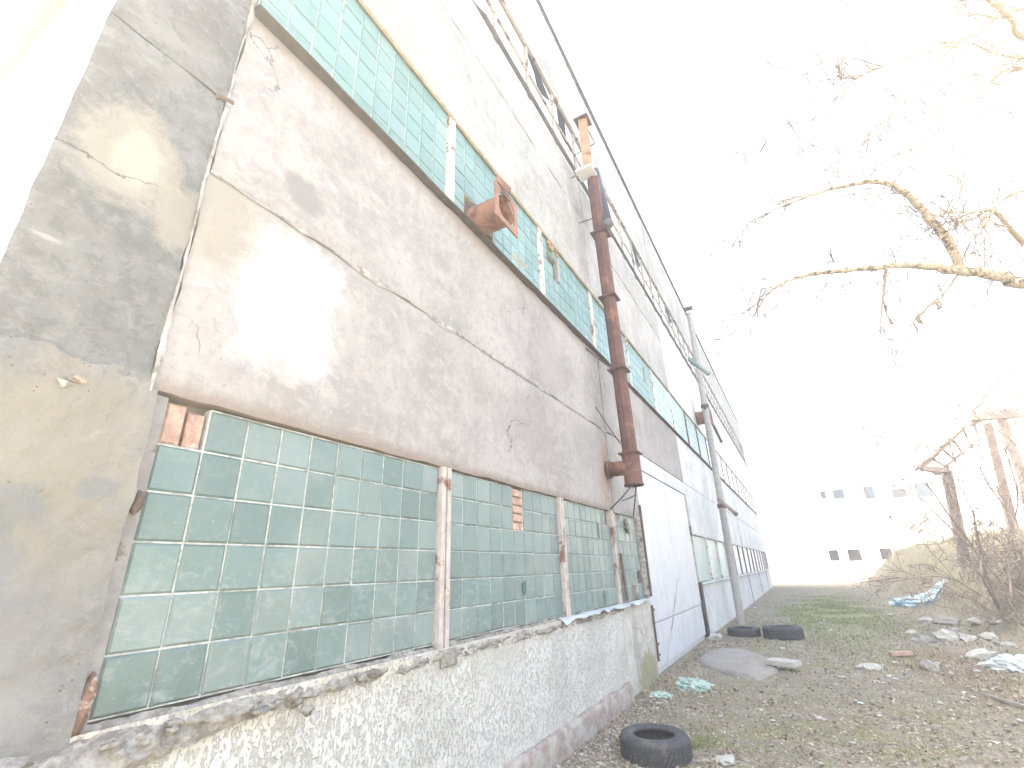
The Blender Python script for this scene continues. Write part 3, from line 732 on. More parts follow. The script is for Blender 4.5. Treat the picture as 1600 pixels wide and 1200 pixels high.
ud = thing('upper_duct', 'peeling ochre square duct with a rusty cap above the brown one, near the roof edge', 'duct', (6.72, 1.97, 8.62))
m = MB(); m.tube([(6.70, 1.97, 8.60), (6.73, 1.97, 9.85)], .12, 4); m.build('duct_section', M['ochre_duct'], ud)
m = MB(); m.box(6.58, 6.88, 1.83, 2.11, 9.85, 9.865); m.build('flange', M['rust'], ud)
m = MB(); m.tube([(6.6, 1.84, 9.4), (6.95, 1.84, 9.42), (7.0, WY, 9.42)], .010, 6); m.build('stay_rod', M['wire'], ud, True)
bx = thing('metal_tray', 'flat white sheet metal tray between the brown duct and the ochre duct', 'tray', (6.55, 1.95, 8.46))
m = MB(); m.bbox(6.50, 6.80, 1.84, 2.16, 8.46, 8.50, .006); m.build('casing', M['pane_white'], bx)
m = MB(); m.bar((6.62, 2.16, 8.49), (6.62, WY, 8.49), .03, .02); m.build('bracket', M['post_steel'], bx)

bt = thing('spout_tube', 'blue black tube hanging out from the wall beside the brown duct', 'tube', tuple(on_wall(936, 280, 2.2)))
a, b = on_wall(930, 268, 2.25), on_wall(950, 350, 1.75)
m = MB(); m.tube([a, a.lerp(b, .5), b], .085, 16); m.build('tube_body', M['slate_tube'], bt, True)
m = MB(); m.tube([b-(b-a).normalized()*.03, b+(b-a).normalized()*.005], .094, 16); m.build('tube_rim', M['cap'], bt, True)

def vent(name, label, x, z, r, length, mat):
    t = thing(name, label, 'duct', (x, WY, z))
    m = MB(); m.lathe([(r, .10), (r, -length)], (x, WY, z), 'y', 26); m.lathe([(r-.012, -length), (r-.012, .1)], (x, WY, z), 'y', 26)
    m.lathe([(r*1.02, -length*.5), (r*1.05, -length*.5-.012), (r*1.02, -length*.5-.024)], (x, WY, z), 'y', 26)
    m.build('duct_body', mat, t, True)
    R_ = r*1.36; y0 = WY-length; n = 24; fr = MB()
    outer = []; inner = []
    for k in range(n):
        a_ = 2*math.pi*k/n; ca, sa = math.cos(a_), math.sin(a_); q = 1/max(abs(ca), abs(sa))
        outer.append((x+R_*ca*q, z+R_*sa*q)); q2 = min(q, 1.16); inner.append((x+r*.98*ca*q2, z+r*.98*sa*q2))
    vs = [(p[0], y, p[1]) for y in (y0-.02, y0) for ring in (outer, inner) for p in ring]
    fs = []
    for k in range(n):
        k2 = (k+1) % n
        fs += [(k, n+k, n+k2, k2), (2*n+k, 2*n+k2, 3*n+k2, 3*n+k), (k, k2, 2*n+k2, 2*n+k), (n+k, 3*n+k, 3*n+k2, n+k2)]
    fr.add(vs, fs); fr.build('flange', mat, t)
    d = MB(); d.lathe([(r-.015, 0), (0.001, 0)], (x, WY+.02, z), 'y', 20); d.build('duct_inside', M['dark'], t)
    return t
v1 = vent('vent_stub', 'rusty orange round vent stub with square flange poking out of the upper glass blocks', 3.50, 5.20, .165, .34, M['rust_orange'])
m = MB(); m.bar((3.30, WY-.36, 5.47), (3.52, WY-.40, 5.44), .012, .10); m.build('bent_flap', M['rust_orange'], v1)
v2 = vent('vent_stub', 'small distant rusty vent stub sticking out beside the pale far duct', 17.9, 6.62, .24, .5, M['rust_orange'])

fd = thing('far_duct', 'tall pale grey duct rising from ground to roof at the far end of the wall', 'duct', (17.0, 1.90, 0))
def fx(z): return 16.3+.17*z
m = MB(); z = -.1; ring = []
pts = []; rs = []
while z < 11.3:
    pts += [(fx(z), 1.90, z), (fx(z+.02), 1.90, z+.02)]; rs += [.105, .109]
    pts += [(fx(z+.05), 1.90, z+.05), (fx(z+.07), 1.90, z+.07)]; rs += [.109, .105]; z += .30
m.tube(pts, rs, 14); m.build('duct_body', M['pale_duct'], fd, True)
for z in (3.35, 6.9):
    m = MB(); m.lathe([(.11, -.07), (.138, -.06), (.138, .06), (.11, .07)], (fx(z), 1.9, z), 'z', 18); m.build('collar', M['rust'], fd, True)
m = MB(); m.box(fx(11.2)-.17, fx(11.2)+.17, 1.74, 2.06, 11.28, 11.31); m.build('cap', M['dark_wood'], fd)
def bar_thing(name, label, cat, p, q, r, mat):
    t = thing(name, label, cat, tuple(p)); m = MB(); m.tube([p, q], r, 12); m.build('tube_body', mat, t, True)
    m = MB(); d = (q-p).normalized(); m.tube([q-d*.06, q+d*.006], r*1.12, 12); m.build('tube_rim', M['cap'], t, True); return t
bar_thing('spout_tube', 'short teal tube jutting out past the top of the pale far duct', 'tube', on_wall(1078, 562, 1.62), on_wall(1106, 583, 1.42), .07, M['teal_tube'])
bar_thing('brace_pole', 'dark thin pole leaning out from the upper collar of the pale far duct', 'pole', on_wall(1100, 634, 1.9), on_wall(1127, 690, 1.75), .05, M['dark_wood'])
bar_thing('brace_pole', 'pair of brown poles jutting out from the lower collar of the pale far duct', 'pole', on_wall(1122, 778, 1.9), on_wall(1150, 803, 1.3), .05, M['vine'])

# ------------------------------------------------------------------ tyres
def tyre(label, c, R_, W, ang=0, group='tyres lying by the wall', tilt=0.0):
    t = thing('tyre', label, 'tyre', (c[0], c[1], c[2]), group)
    x, y, z = c; ri = R_*.60
    prof = [(ri, W*.12), (ri*1.02, W*.04), (ri+.10*R_, 0.005), (R_*.86, 0), (R_*.95, W*.05), (R_*.99, W*.14), (R_, W*.3), (R_, W*.7), (R_*.99, W*.86), (R_*.95, W*.95),
            (R_*.86, W), (ri+.10*R_, W-.005), (ri*1.02, W*.95), (ri, W*.88), (ri*1.06, W*.80), (R_*.90, W*.70), (R_*.92, W*.5), (R_*.90, W*.3), (ri*1.06, W*.2)]
    m = MB(); m.lathe(prof, (x, y, z), 'z', 56, closed=True); body = m.build('carcass', M['rubber'], t, True)
    m = MB(); n = 46
    for k in range(n):
        for row in range(4):
            a_ = 2*math.pi*(k+.5*(row % 2))/n; h = z+W*(.22+.155*row); da = .36*2*math.pi/n; hh = W*.06
            vs = []
            for rr in (R_*.995, R_*1.022):
                for (sa, sh) in ((-1, -1), (1, -1), (1, 1), (-1, 1)):
                    q = a_+sa*da+sh*.03; vs.append((x+rr*math.cos(q), y+rr*math.sin(q), h+sh*hh))
            m.add(vs, [(4,5,6,7),(0,1,5,4),(1,2,6,5),(2,3,7,6),(3,0,4,7)])
    m.build('tread', M['rubber'], t)
    t.rotation_euler = (tilt, 0, ang); return t
tyre('dusty car tyre lying flat at the foot of the pocked plinth, nearest to the viewer', (5.18, 1.53, gz(5.18, 1.53)-.015), .31, .205, .3)
def tyre_at(px, py, R_):
    p = on_ground(px, py); d = Vector((p.x, p.y, 0)).normalized(); p += d*R_*.95; return (p.x, p.y, gz(p.x, p.y)-.015)
tyre('thin worn tyre lying flat beside the white gate, left of its pair', tyre_at(1164, 996, .36), .36, .19, 1.0)
tyre('wider grey tyre lying flat on the track, right of its pair', tyre_at(1226, 1001, .41), .41, .27, 2.0, tilt=.03)

# ------------------------------------------------------------------ rubbish and stones
def solo(name, label, cat, mb, mat, ctr, group=None, smooth=False):
    o = mb
    BASE['__tmp'] = Vector(ctr)
    me = bpy.data.meshes.new(name); me.from_pydata([tuple(p-Vector(ctr)) for p in mb.v], [], mb.f)
    if smooth: me.polygons.foreach_set('use_smooth', [True]*len(me.polygons))
    me.materials.append(mat); ob = bpy.data.objects.new(name, me); ob.location = ctr; COL.objects.link(ob)
    return _tag(ob, label, cat, group)
def crumple(ctr, rx, ry, rz, seed, sub=4, rough=.5):
    m = MB(); bm = bmesh.new(); bmesh.ops.create_icosphere(bm, subdivisions=sub, radius=1); vs = []
    for v in bm.verts:
        d = v.co.normalized(); k = 1+rough*(abs(fbm(d.x*2.1+seed, d.y*2.1, d.z*2.1, 5))*1.1-.35)
        k += .12*abs(ns(d.x*7+seed, d.y*7, d.z*7))
        gx, gy = ctr[0]+d.x*k*rx, ctr[1]+d.y*k*ry; g0 = gz(gx, gy); vs.append((gx, gy, max(g0-.02, g0+rz*.30+d.z*k*rz)))
    m.add(vs, [tuple(v.index for v in f.verts) for f in bm.faces]); bm.free(); return m
def gp(px, py):
    p = on_ground(px, py)
    for _ in range(6): p = on_ground(px, py, gz(p.x, p.y))
    return Vector((p.x, p.y, gz(p.x, p.y)))
p = gp(1442, 947); solo('plastic_bag', 'pale blue crumpled plastic bag lying at the foot of the grassy bank', 'bag', crumple(p, .42, .85, .26, 3), M['blue_plastic'], p)
p = gp(1400, 943)
p = gp(1588, 1048); solo('plastic_bag', 'bright white crumpled plastic bag at the right edge of the track', 'bag', crumple(p, .20, .33, .15, 8), M['white_plastic'], p)
p = gp(1084, 1076); solo('plastic_bag', 'greenish torn plastic bag lying on gravel in front of the gate', 'bag', crumple(p, .22, .24, .09, 12), M['green_plastic'], p)
p = gp(1034, 1090); solo('plastic_bag', 'small dark green scrap of plastic against the mossy foot of the wall', 'bag', crumple(p, .12, .14, .05, 15), M['green_plastic'], p)
p = gp(1226, 1047); m = MB(); m.bar(p+Vector((.06, .20, .11)), p+Vector((-.10, -.21, .11)), .30, .07); solo('broken_slab', 'pale flat piece of broken slab lying on the concrete patch', 'slab', m, M['stone_pale'], p)
p = gp(1411, 1027); m = MB(); m.bar(p+Vector((-.02, .17, .05)), p+Vector((.10, -.15, .06)), .10, .06); solo('brick', 'reddish broken brick lying among brown leaves', 'brick', m, M['brick'], p)
p = gp(1135, 1192); m = MB(); m.lump((p.x, p.y, p.z+.02), .10, .07, .03, 4, 2, .4); solo('stone', 'flat tan stone on the ground right of the nearest tyre', 'stone', m, M['stone_pale'], p)
p = gp(1360, 1046); m = MB(); m.lump((p.x, p.y, p.z+.03), .10, .17, .06, 5, 2, .4); solo('stone', 'white lump of rubble at the head of the small heap mid-track', 'stone', m, M['stone_pale'], p)
p = gp(1478, 1001); m = MB(); m.lump((p.x, p.y, p.z+.06), .16, .25, .14, 6, 2, .4, .4); solo('stone', 'tallest white boulder in the row of stones on the right', 'stone', m, M['stone_pale'], p)
p = gp(1534, 1030); m = MB(); m.lump((p.x, p.y, p.z+.05), .15, .20, .11, 9, 2, .4, .4); solo('stone', 'rounded pale stone just left of the white plastic bag', 'stone', m, M['stone_pale'], p)
p = gp(1455, 1047); m = MB(); m.lump((p.x, p.y, p.z+.04), .11, .12, .09, 13, 2, .4, .4); solo('stone', 'grey rounded stone alone below the brown leaf patch', 'stone', m, M['stone_grey'], p)
p = gp(1145, 1002); m = MB(); m.lump((p.x, p.y, p.z+.04), .12, .18, .08, 16, 2, .4, .4)
p = gp(1120, 1000); m = MB(); m.lump((p.x, p.y, p.z+.04), .12, .16, .09, 16, 2, .4, .4); solo('stone', 'cream stone by the wall foot in front of the pair of tyres', 'stone', m, M['stone_pale'], p)
p = gp(1560, 1095); m = MB(); m.bar(p+Vector((.22, .12, .03)), p+Vector((-.35, -.15, .025)), .03, .03); solo('stick', 'pale stick lying on the ground at lower right', 'stick', m, M['stone_grey'], p)
rocks = [(1445,1003,.18,.09),(1512,1000,.2,.08),(1545,1000,.22,.10),(1495,992,.16,.08),(1425,990,.14,.05),(1560,985,.2,.06),(1480,975,.3,.10),(1530,975,.25,.09),(1450,972,.26,.08),(1575,1010,.16,.06)]
for i, (px, py, r, h) in enumerate(rocks):
    p = gp(px, py); m = MB(); m.lump((p.x, p.y, p.z+h*.35), r*.7, r, h, i+20, 2, .45, i)
    solo('stone', 'pale lump of rubble among the scattered stones below the bank', 'stone', m, M['stone_pale'] if i % 3 else M['stone_grey'], p, 'rubble stones below the bank')
scr = [(1180,950),(1187,960),(1200,955),(1195,968),(1290,970),(1283,975),(1300,985),(1310,990),(1320,990),(1330,992),(1265,1012),(1282,1018),(1246,1018),(1330,1050),(1347,1054),(1400,1062),
       (1370,1066),(1388,1057),(1400,1036),(1422,1048),(1506,1083),(1520,1090),(1290,1084),(1280,1122),(1370,1132),(1373,1120),(1242,1198),(1598,1128),(1540,1062),(1380,968),(1363,948),(1347,942),(1330,952),
       (1213,1000),(1190,996),(1206,1002),(1075,1060),(1096,1090),(1030,1100),(1028,1108),(966,1148),(970,1140),(1110,1010),(1250,950),(1235,960),(1465,985),(1585,1062),(1470,1100),(1345,1100),(1190,1110)]
rq = random.Random(77)
scr += [(rq.uniform(1160, 1595), rq.uniform(935, 1060)) for _ in range(38)]+[(rq.uniform(1090, 1595), rq.uniform(1060, 1195)) for _ in range(16)]
for i, (px, py) in enumerate(scr):
    p = gp(px, py); d = (p-ORG).length; r = (.012+.022*random.random())*max(.45, d/9); m = MB()
    if i % 3: m.lump((p.x, p.y, p.z+r*.25), r*1.2, r*1.6, r*.5, i, 1, .5, i)
    else: m.grid(4, 3, lambda u, v: (p.x+(u-.5)*3*r+.01*v, p.y+(v-.5)*2.4*r, p.z+.012+.5*r*ns(u*2.3+i, v*2.3, 1)))
    solo('litter_scrap', 'small white scrap of litter lying on the dirt track', 'litter', m, M['white_plastic'] if i % 3 == 0 else M['stone_pale'], p, 'white scraps strewn on the track')
p = gp(1180, 914)
t = thing('dumped_crate', 'small dark crate standing at the far end of the wall', 'crate', tuple(p))
m = MB(); m.bbox(p.x-.3, p.x+.3, p.y-.35, p.y+.35, p.z, p.z+.5, .03); m.build('crate_body', M['dark_wood'], t)
m = MB(); m.bar((p.x-.33, p.y-.3, p.z+.3), (p.x-.33, p.y+.3, p.z+.3), .05, .08); m.bar((p.x-.33, p.y-.6, p.z), (p.x-.33, p.y-.58, p.z+.8), .07, .07); m.build('crate_slat', M['vine'], t)

# ------------------------------------------------------------------ ground cover
rnd = random.Random(3)
def scatter(n, fn):
    for _ in range(n): fn()
m = MB()
def leaf():
    d = 3.6+rnd.random()**1.5*14; a_ = rnd.uniform(-.75, .72)
    if rnd.random() < .12: d, a_ = rnd.uniform(4, 14), None
    if a_ is None: x, y = d, 2.28-abs(rnd.gauss(0, .25))
    else: x = d*math.cos(a_*.55+.08); y = d*math.sin(a_*.55+.0)
    if y > 2.29 or y < -6: return
    if abs(x-10)/1.6 < 1 and abs(y-1.3)/.6 < 1 and rnd.random() < .85: return
    z = gz(x, y)+rnd.uniform(.003, .014); s = rnd.uniform(.008, .024)*(.8+d*.05); t = rnd.uniform(0, 6.28); e = rnd.uniform(.35, .8)
    ux, uy = math.cos(t)*s, math.sin(t)*s; vx, vy = -math.sin(t)*s*e, math.cos(t)*s*e; t1, t2 = rnd.uniform(-.5, .5)*s, rnd.uniform(-.5, .5)*s
    m.add([(x-ux, y-uy, z-t1+.3*s), (x-vx, y-vy, z-t2), (x+ux, y+uy, z+t1+.3*s), (x+vx, y+vy, z+t2)], [(0, 1, 2, 3)], rnd.random())
scatter(24000, leaf); o = m.build('leaf_litter', M['leaf']); _tag(o, 'brown fallen leaves strewn over the dirt track', 'leaves', kind='stuff')
m = MB()
def chip():
    d = 3.8+rnd.random()**1.6*12; a_ = rnd.uniform(-.42, .42); x = d*math.cos(a_); y = d*math.sin(a_)
    if rnd.random() < .35: y = 2.2-abs(rnd.gauss(0, .35)); x = rnd.uniform(3.8, 13)
    if y > 2.2: return
    s = rnd.uniform(.005, .016)*(1+.05*d); z = gz(x, y)+s*.2
    h = [s*rnd.uniform(.6, 1.2) for _ in range(6)]
    m.add([(x-h[0], y, z), (x, y-h[1], z), (x+h[2], y, z), (x, y+h[3], z), (x+.2*s, y, z+h[4]*.7)], [(0, 1, 4), (1, 2, 4), (2, 3, 4), (3, 0, 4)], rnd.random())
scatter(9000, chip); o = m.build('gravel', M['chip']); _tag(o, 'loose gravel and crumbled render on the track', 'gravel', kind='stuff')
def blade(m, x, y, h, lean, wd, c):
    z = gz(x, y)-.01; t = rnd.uniform(0, 6.28); lx, ly = math.cos(t)*lean, math.sin(t)*lean; q = rnd.uniform(0, 3.14); wx, wy = math.cos(q)*wd, math.sin(q)*wd
    m.add([(x-wx, y-wy, z), (x+wx, y+wy, z), (x+wx*.6+lx*.4, y+wy*.6+ly*.4, z+h*.6), (x-wx*.6+lx*.4, y-wy*.6+ly*.4, z+h*.6), (x+lx, y+ly, z+h)], [(0, 1, 2, 3), (3, 2, 4)], c)
m = MB()
for _ in range(16000):
    x = rnd.gauss(21, 5.2); y = rnd.gauss(-.45, .95)
    if y > 1.9 or x < 10 or ns(x*.7, y*.9, 3)+.3*ns(x*2, y*2, 1) < -.12: continue
    blade(m, x, y, rnd.uniform(.03, .10), rnd.uniform(.0, .06), rnd.uniform(.004, .010), rnd.random())
for _ in range(14000):
    cx, cy, s = rnd.choice([(5.75, 1.22, .10), (5.62, 1.32, .06), (6.2, .2, .5), (7.4, .5, .7), (13.6, .9, .4), (9, -1.7, .8), (6.5, -.6, .7), (5.6, .2, .5), (8, .3, .8), (7.4, -1.0, .7)])
    x, y = rnd.gauss(cx, s), rnd.gauss(cy, s)
    if y < 2.1 and (s < .2 or ns(x*1.3, y*1.3, 6) > -.05): blade(m, x, y, rnd.uniform(.012, .045), rnd.uniform(.01, .05), rnd.uniform(.002, .005), rnd.random()**.6)
o = m.build('grass', M['grass']); _tag(o, 'short green grass growing along the middle of the track', 'grass', kind='stuff')
m = MB()
for _ in range(26000):
    x = rnd.uniform(11, 46); y = rnd.uniform(-13, -2.6)
    if mound_h(x, y) < .05 and rnd.random() < .8: continue
    if ns(x*.6, y*.6, 9)+.35*ns(x*2.1, y*2.1, 2) < -.18: continue
    blade(m, x, y, rnd.uniform(.06, .26), rnd.uniform(.02, .2), rnd.uniform(.005, .014), rnd.random())
for _ in range(3500):
    cx, cy, sx_, sy_ = rnd.choice([(10.8, -1.7, 1.6, .45), (9.2, -1.9, .8, .4), (8.3, 1.9, .5, .16), (17.4, 1.75, 1.2, .3), (11.5, -2.6, 1.2, .3), (9.0, 2.22, 1.3, .05), (13.8, 2.2, 1.5, .06)])
    x, y = rnd.gauss(cx, sx_), rnd.gauss(cy, sy_)
    if y < 2.28: blade(m, x, y, rnd.uniform(.02, .10), rnd.uniform(.03, .16), rnd.uniform(.003, .006), rnd.random())
o = m.build('dry_grass', M['straw']); _tag(o, 'dry straw coloured grass covering the bank on the right', 'grass', kind='stuff')

# ------------------------------------------------------------------ trees and bushes
TMIN = .0075
def twigs(m, p, d, length, r, depth, rg, bend=.22, n=3, droop=0.0):
    pts = [p]; q = d.normalized(); seg = 5
    for i in range(seg):
        q = (q+Vector((rg.gauss(0, bend), rg.gauss(0, bend), rg.gauss(0, bend)-droop))*.5).normalized(); pts.append(pts[-1]+q*length/seg)
    m.tube(pts, [max(TMIN, r*(1-.6*i/seg)) for i in range(seg+1)], 5, False)
    if depth > 0:
        for _ in range(n):
            k = rg.randint(1, seg); a_ = (q+Vector((rg.gauss(0, .8), rg.gauss(0, .8), rg.gauss(0, .8)))).normalized()
            twigs(m, pts[k], a_, length*rg.uniform(.35, .6), r*.68, depth-1, rg, bend, n, droop)
def curve(pts, rs, sub=4):
    out, ro = [], []
    n = len(pts)
    for i in range(n-1):
        p0, p1, p2, p3 = pts[max(i-1, 0)], pts[i], pts[i+1], pts[min(i+2, n-1)]
        for k in range(sub):
            t = k/sub
            out.append(.5*((2*p1)+(p2-p0)*t+(2*p0-5*p1+4*p2-p3)*t*t+(3*p1-p0-3*p2+p3)*t**3)); ro.append(rs[i]+(rs[i+1]-rs[i])*t)
    return out+[pts[-1]], ro+[rs[-1]]
def limb(pxs, mb, tw, rg, nt=6, tl=.5, tr=.008, droop=.05, dp=2):
    pts = [at(px, py, d) for px, py, d, r in pxs]; rs = [max(.008, r*.74) for *_, r in pxs]
    cp, cr = curve(pts, rs)
    cp = [q+Vector((rg.gauss(0, .25), rg.gauss(0, .25), rg.gauss(0, .25)))*cr[i] for i, q in enumerate(cp)]
    mb.tube(cp, cr, 9)
    for _ in range(nt):
        i = rg.randint(1, len(cp)-1); d = (cp[i]-cp[i-1]).normalized()
        d = (d*1.2+Vector((rg.gauss(0, .6), rg.gauss(0, .6), rg.gauss(0, .6)))).normalized()
        twigs(tw, cp[i], d, tl*rg.uniform(.5, 1.2), tr, dp, rg, droop=droop)
rg = random.Random(11)
tb = Vector((7.2, -5.6, 0))
tree = thing('bare_tree', 'leafless tree with pale bark reaching its limbs in over the track from the right', 'tree', tuple(tb))
fork = at(1680, 445, 8.0); top = at(1700, 60, 8.2)
m = MB(); cp, cr = curve([tb, tb.lerp(fork, .5)+Vector((.1, -.1, 0)), fork, fork.lerp(top, .5)+Vector((-.1, 0, .1)), top, top+Vector((.3, -.4, 3))], [.30, .24, .20, .16, .12, .06])
m.tube(cp, cr, 14); m.build('trunk', M['bark_pale'], tree, True)
tw = MB(); lm = MB()
limb([(1680,445,8.0,.16),(1600,440,7.9,.135),(1540,428,7.8,.115),(1480,421,7.8,.10),(1420,413,7.8,.08),(1350,420,7.8,.062),(1260,430,7.8,.045),(1205,455,7.8,.03),(1178,495,7.8,.010)], lm, tw, rg, 16, .8, .010)
lm.build('limb', M['bark_pale'], tree, True); lm = MB()
limb([(1505,424,7.8,.09),(1475,375,7.8,.10),(1450,338,7.75,.085),(1415,300,7.7,.07),(1370,283,7.7,.055),(1320,290,7.7,.045),(1260,308,7.7,.03),(1205,330,7.7,.022),(1175,346,7.7,.008)], lm, tw, rg, 18, .8, .010)
lm.build('limb', M['bark_pale'], tree, True); lm = MB()
limb([(1700,60,8.2,.07),(1600,12,7.5,.028),(1500,66,7.2,.022),(1380,104,7.0,.014),(1300,140,6.9,.010),(1224,176,6.9,.005)], lm, tw, rg, 14, .7, .006)
limb([(1500,66,7.2,.016),(1440,120,7.0,.013),(1385,188,6.9,.010),(1342,230,6.9,.004)], lm, tw, rg, 8, .6, .006)
limb([(1700,60,8.2,.08),(1600,90,7.8,.03),(1560,105,7.7,.022),(1500,140,7.6,.012),(1440,180,7.6,.005)], lm, tw, rg, 10, .8, .008)
limb([(1690,200,8.1,.06),(1600,108,7.7,.03),(1540,135,7.6,.02),(1490,195,7.6,.012),(1450,210,7.6,.005)], lm, tw, rg, 12, .8, .008)
limb([(1690,300,8.1,.05),(1590,300,7.8,.03),(1545,330,7.7,.02),(1500,350,7.7,.012)], lm, tw, rg, 10, .7, .008)
limb([(1680,445,8.0,.09),(1600,380,7.8,.06),(1560,335,7.7,.045),(1525,330,7.7,.03),(1490,345,7.7,.02)], lm, tw, rg, 10, .7, .008)
limb([(1500,424,7.8,.03),(1480,452,7.8,.02),(1440,490,7.8,.012),(1415,530,7.8,.005)], lm, tw, rg, 6, .5, .006)
limb([(1385,418,7.8,.04),(1380,460,7.8,.024),(1375,520,7.8,.006)], lm, tw, rg, 6, .4, .006)
limb([(1700,60,8.2,.10),(1600,58,7.6,.06),(1575,28,7.4,.05),(1540,-5,7.3,.045),(1490,-60,7.2,.03)], lm, tw, rg, 8, .7, .008)
limb([(1540,0,7.3,.03),(1460,-10,7.2,.02),(1390,-30,7.2,.01)], lm, tw, rg, 8, .8, .008)
lm.build('branches', M['twig'], tree, True)
for src in ([(1500, 66, 7.2)]*3+[(1600, 90, 7.8)]*3+[(1600, 108, 7.7)]*4+[(1590, 300, 7.8)]*3+[(1560, 335, 7.7)]*3+[(1575, 28, 7.4)]*4+[(1380, 104, 7.0)]*2):
    twigs(tw, at(*src), Vector((-.45+rg.gauss(0, .2), .7, -.25+rg.gauss(0, .3))), rg.uniform(.7, 1.5), .011, 2, rg, .25, 2, .12)
tw.build('twigs', M['twig'], tree, False)

bb = gp(1560, 955)
bush = thing('bare_bush', 'tangled leafless brown bush with long whip-like stems at the right edge', 'bush', tuple(bb))
m = MB(); tw = MB(); rg = random.Random(5)
D_ = 11.0
for pts in ([(1560,950),(1530,870),(1480,800),(1440,745),(1410,705)], [(1590,960),(1545,885),(1490,830),(1430,770),(1385,725)], [(1600,850),(1575,800),(1540,750),(1517,690)], [(1580,940),(1575,850),(1590,780),(1570,700)],
            [(1570,960),(1600,880),(1640,820)], [(1535,930),(1490,905),(1450,900),(1400,908)], [(1600,930),(1540,880),(1520,800),(1500,760)], [(1560,950),(1535,900),(1540,860),(1600,845)], [(1610,1000),(1560,960),(1500,930),(1450,915)]):
    limb([(a_, b_, D_+rg.uniform(-.6, .6), .034*(1-.8*i/(len(pts)-1))+.004) for i, (a_, b_) in enumerate(pts)], m, tw, rg, 9, 1.1, .009, dp=2)
m.build('stems', M['bark_dark'], bush, True)
for _ in range(95):
    a0 = at(rg.uniform(1520, 1690), rg.uniform(870, 985), D_+rg.uniform(-1, 2)); twigs(tw, a0, Vector((rg.gauss(0, .5), rg.gauss(0, .5), .8)), rg.uniform(.4, 1.0), .008, 2, rg, .4, 3)
tw.build('twigs', M['bark_dark'], bush)

# vine-grown steel trestle
D_ = 15.5
tp = at(1560, 760, D_); tp.z = gz(tp.x, tp.y)
tr = thing('pipe_trestle', 'rusty brown steel trestle with crossbeam overgrown with dry vines behind the bush', 'trestle', tuple(tp))
m = MB(); m.bar(at(1512, 651, D_), at(1680, 640, D_), .20, .28); m.build('crossbeam', M['trestle'], tr)
def to_ground(px, py, d): q = at(px, py, d); return Vector((q.x, q.y, gz(q.x, q.y)-.2))
for (a_, b_, wd) in (((1562, 655, D_+.1), (1640, 870, D_-.2), .36), ((1540, 660, D_+.8), (1592, 860, D_+.8), .26), ((1478, 735, D_+.2), (1498, 830, D_+.2), .30)):
    p, q = at(*a_), at(*b_); dirn = (q-p).normalized(); k = max(0, (p.z-gz(q.x, q.y)+.3)/max(.05, -dirn.z))
    m = MB(); m.bar(p, p+dirn*k, wd, .24, (0, 1, 0)); m.build('post', M['trestle'], tr)
m = MB(); m.bar(at(1520, 655, D_), at(1440, 732, D_), .10, .10); m.bar(at(1525, 690, D_), at(1462, 742, D_), .08, .08)
for k in range(6):
    u = k/5; m.bar(at(1520-80*u, 655+77*u, D_), at(1530-60*u, 690+52*u, D_), .05, .05)
m.bar(at(1440, 732, D_), at(1480, 735, D_), .18, .16); m.build('lattice_brace', M['trestle'], tr)
m = MB(); tw = MB(); rg = random.Random(21)
limb([(1515,648,D_,.09),(1545,610,D_,.08),(1580,575,D_,.07),(1620,530,D_,.06)], m, tw, rg, 22, .7, .012)
limb([(1430,735,D_,.05),(1470,700,D_,.07),(1510,665,D_,.08),(1560,648,D_,.06)], m, tw, rg, 34, .6, .014)
limb([(1540,640,D_,.05),(1570,625,D_,.05),(1620,610,D_,.05)], m, tw, rg, 12, .7, .012)
limb([(1478,740,D_,.05),(1490,790,D_,.06),(1500,840,D_,.04)], m, tw, rg, 20, .6, .012)
limb([(1560,660,D_,.06),(1590,740,D_,.06),(1620,830,D_,.05)], m, tw, rg, 24, .7, .012)
m.build('vine_stems', M['vine'], tr, True); tw.build('vine_twigs', M['vine'], tr)

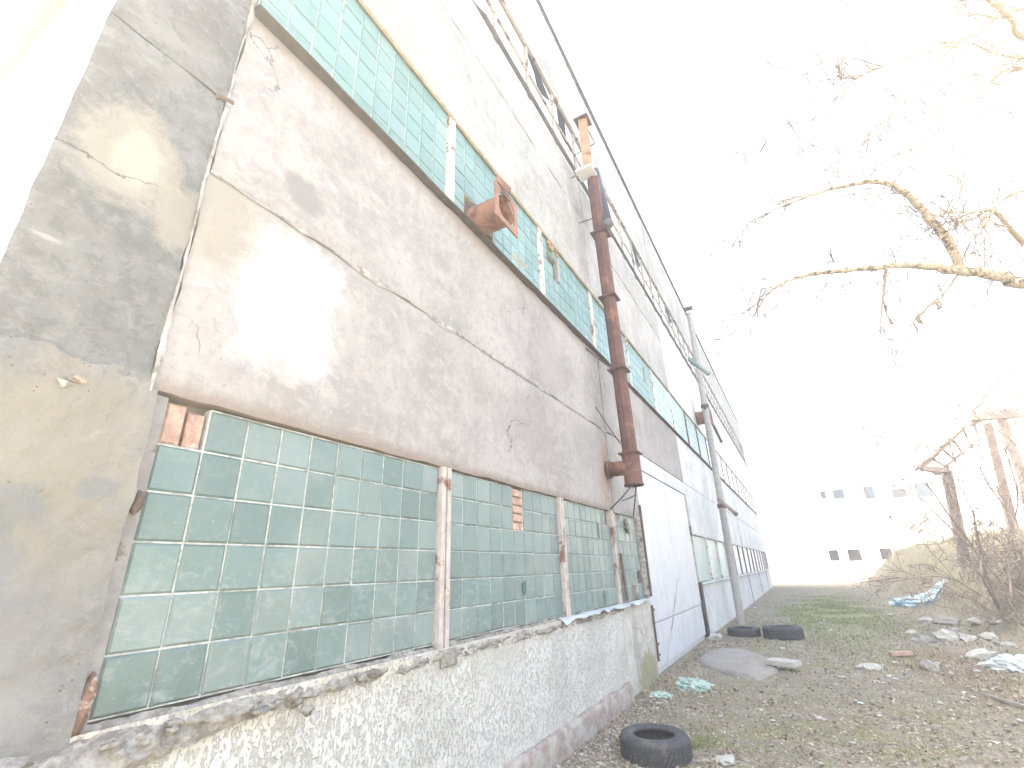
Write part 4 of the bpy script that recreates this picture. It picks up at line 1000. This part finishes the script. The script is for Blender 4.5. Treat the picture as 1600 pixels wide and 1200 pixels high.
# ------------------------------------------------------------------ far building
FX = 50.0
def on_far(px, py):
    r = ray(px, py); return ORG + r*(FX/r.x)
fb = thing('far_building', 'sunlit white two storey building across the end of the track', 'building', (FX, -10, 0))
m = MB(); m.box(FX, FX+14, -34, 4.0, -.2, 10.2); m.build('wall', M['far_wall'], fb)
m = MB(); m.box(FX-.3, FX+14.3, -34.3, 4.3, 10.2, 10.45); m.build('roof', M['far_wall'], fb)
def fwin(px0, py0, px1, py1, mat, frame=True):
    a, b = on_far(px0, py0), on_far(px1, py1); y0, y1 = sorted((a.y, b.y)); z0, z1 = sorted((a.z, b.z))
    m = MB(); m.box(FX-.03, FX+.05, y0, y1, z0, z1); o = m.build('window', mat, fb)
    f = MB()
    for (ya, yb, za, zb) in ((y0-.12, y1+.12, z1, z1+.12), (y0-.15, y1+.15, z0-.10, z0), (y0-.12, y0, z0, z1), (y1, y1+.12, z0, z1)):
        f.box(FX-.08, FX+.04, ya, yb, za, zb)
    f.build('window_frame', M['far_wall'], o)
fwin(1294, 860, 1313, 876, M['far_grey']); fwin(1323, 859, 1348, 876, M['far_grey']); fwin(1373, 857, 1397, 874, M['far_grey'])
fwin(1347, 761, 1369, 779, M['far_glass']); fwin(1300, 766, 1321, 779, M['far_glass']); fwin(1428, 756, 1458, 775, M['far_glass']); fwin(1281, 768, 1292, 779, M['far_glass'])
m = MB()
c0, c1 = on_far(1376, 763), on_far(1424, 812)
for (a_, b_) in (((1375, 763), (1421, 760)), ((1376, 764), (1388, 812)), ((1419, 764), (1427, 792)), ((1386, 810), (1432, 806)), ((1400, 800), (1432, 795))):
    p, q = on_far(*a_), on_far(*b_); p.x = q.x = FX-1.0; m.bar(p, q, .22, .22, (1, 0, 0))
m.build('balcony_frame', M['post_steel'], fb)
p, q = on_far(1392, 765), on_far(1418, 776); m = MB(); m.box(FX-.04, FX+.03, min(p.y, q.y), max(p.y, q.y), min(p.z, q.z), max(p.z, q.z)); m.build('balcony_door', M['far_grey'], fb)
p, q = on_far(1384, 790), on_far(1430, 812); m = MB(); m.box(FX-1.1, FX, min(p.y, q.y), max(p.y, q.y), min(p.z, q.z)-.15, min(p.z, q.z)); m.build('balcony_floor', M['far_wall'], fb)

# ------------------------------------------------------------------ air volume standing in for lens glare
HZ = 0.0125  # density of the volume added to imitate lens bloom
if HZ:
    m = MB(); m.box(-40, 120, -70, 40, -1.2, 17)
    g = bpy.data.materials.new('glare_haze_air'); g.use_nodes = True; t = g.node_tree
    t.nodes.remove(t.nodes['Principled BSDF']); v = t.nodes.new('ShaderNodeVolumePrincipled')
    v.inputs['Color'].default_value = (.95, .96, .97, 1); v.inputs['Density'].default_value = HZ; v.inputs['Anisotropy'].default_value = .3
    t.links.new(v.outputs[0], t.nodes['Material Output'].inputs['Volume'])
    o = m.build('glare_haze', g); o['kind'] = 'stuff'
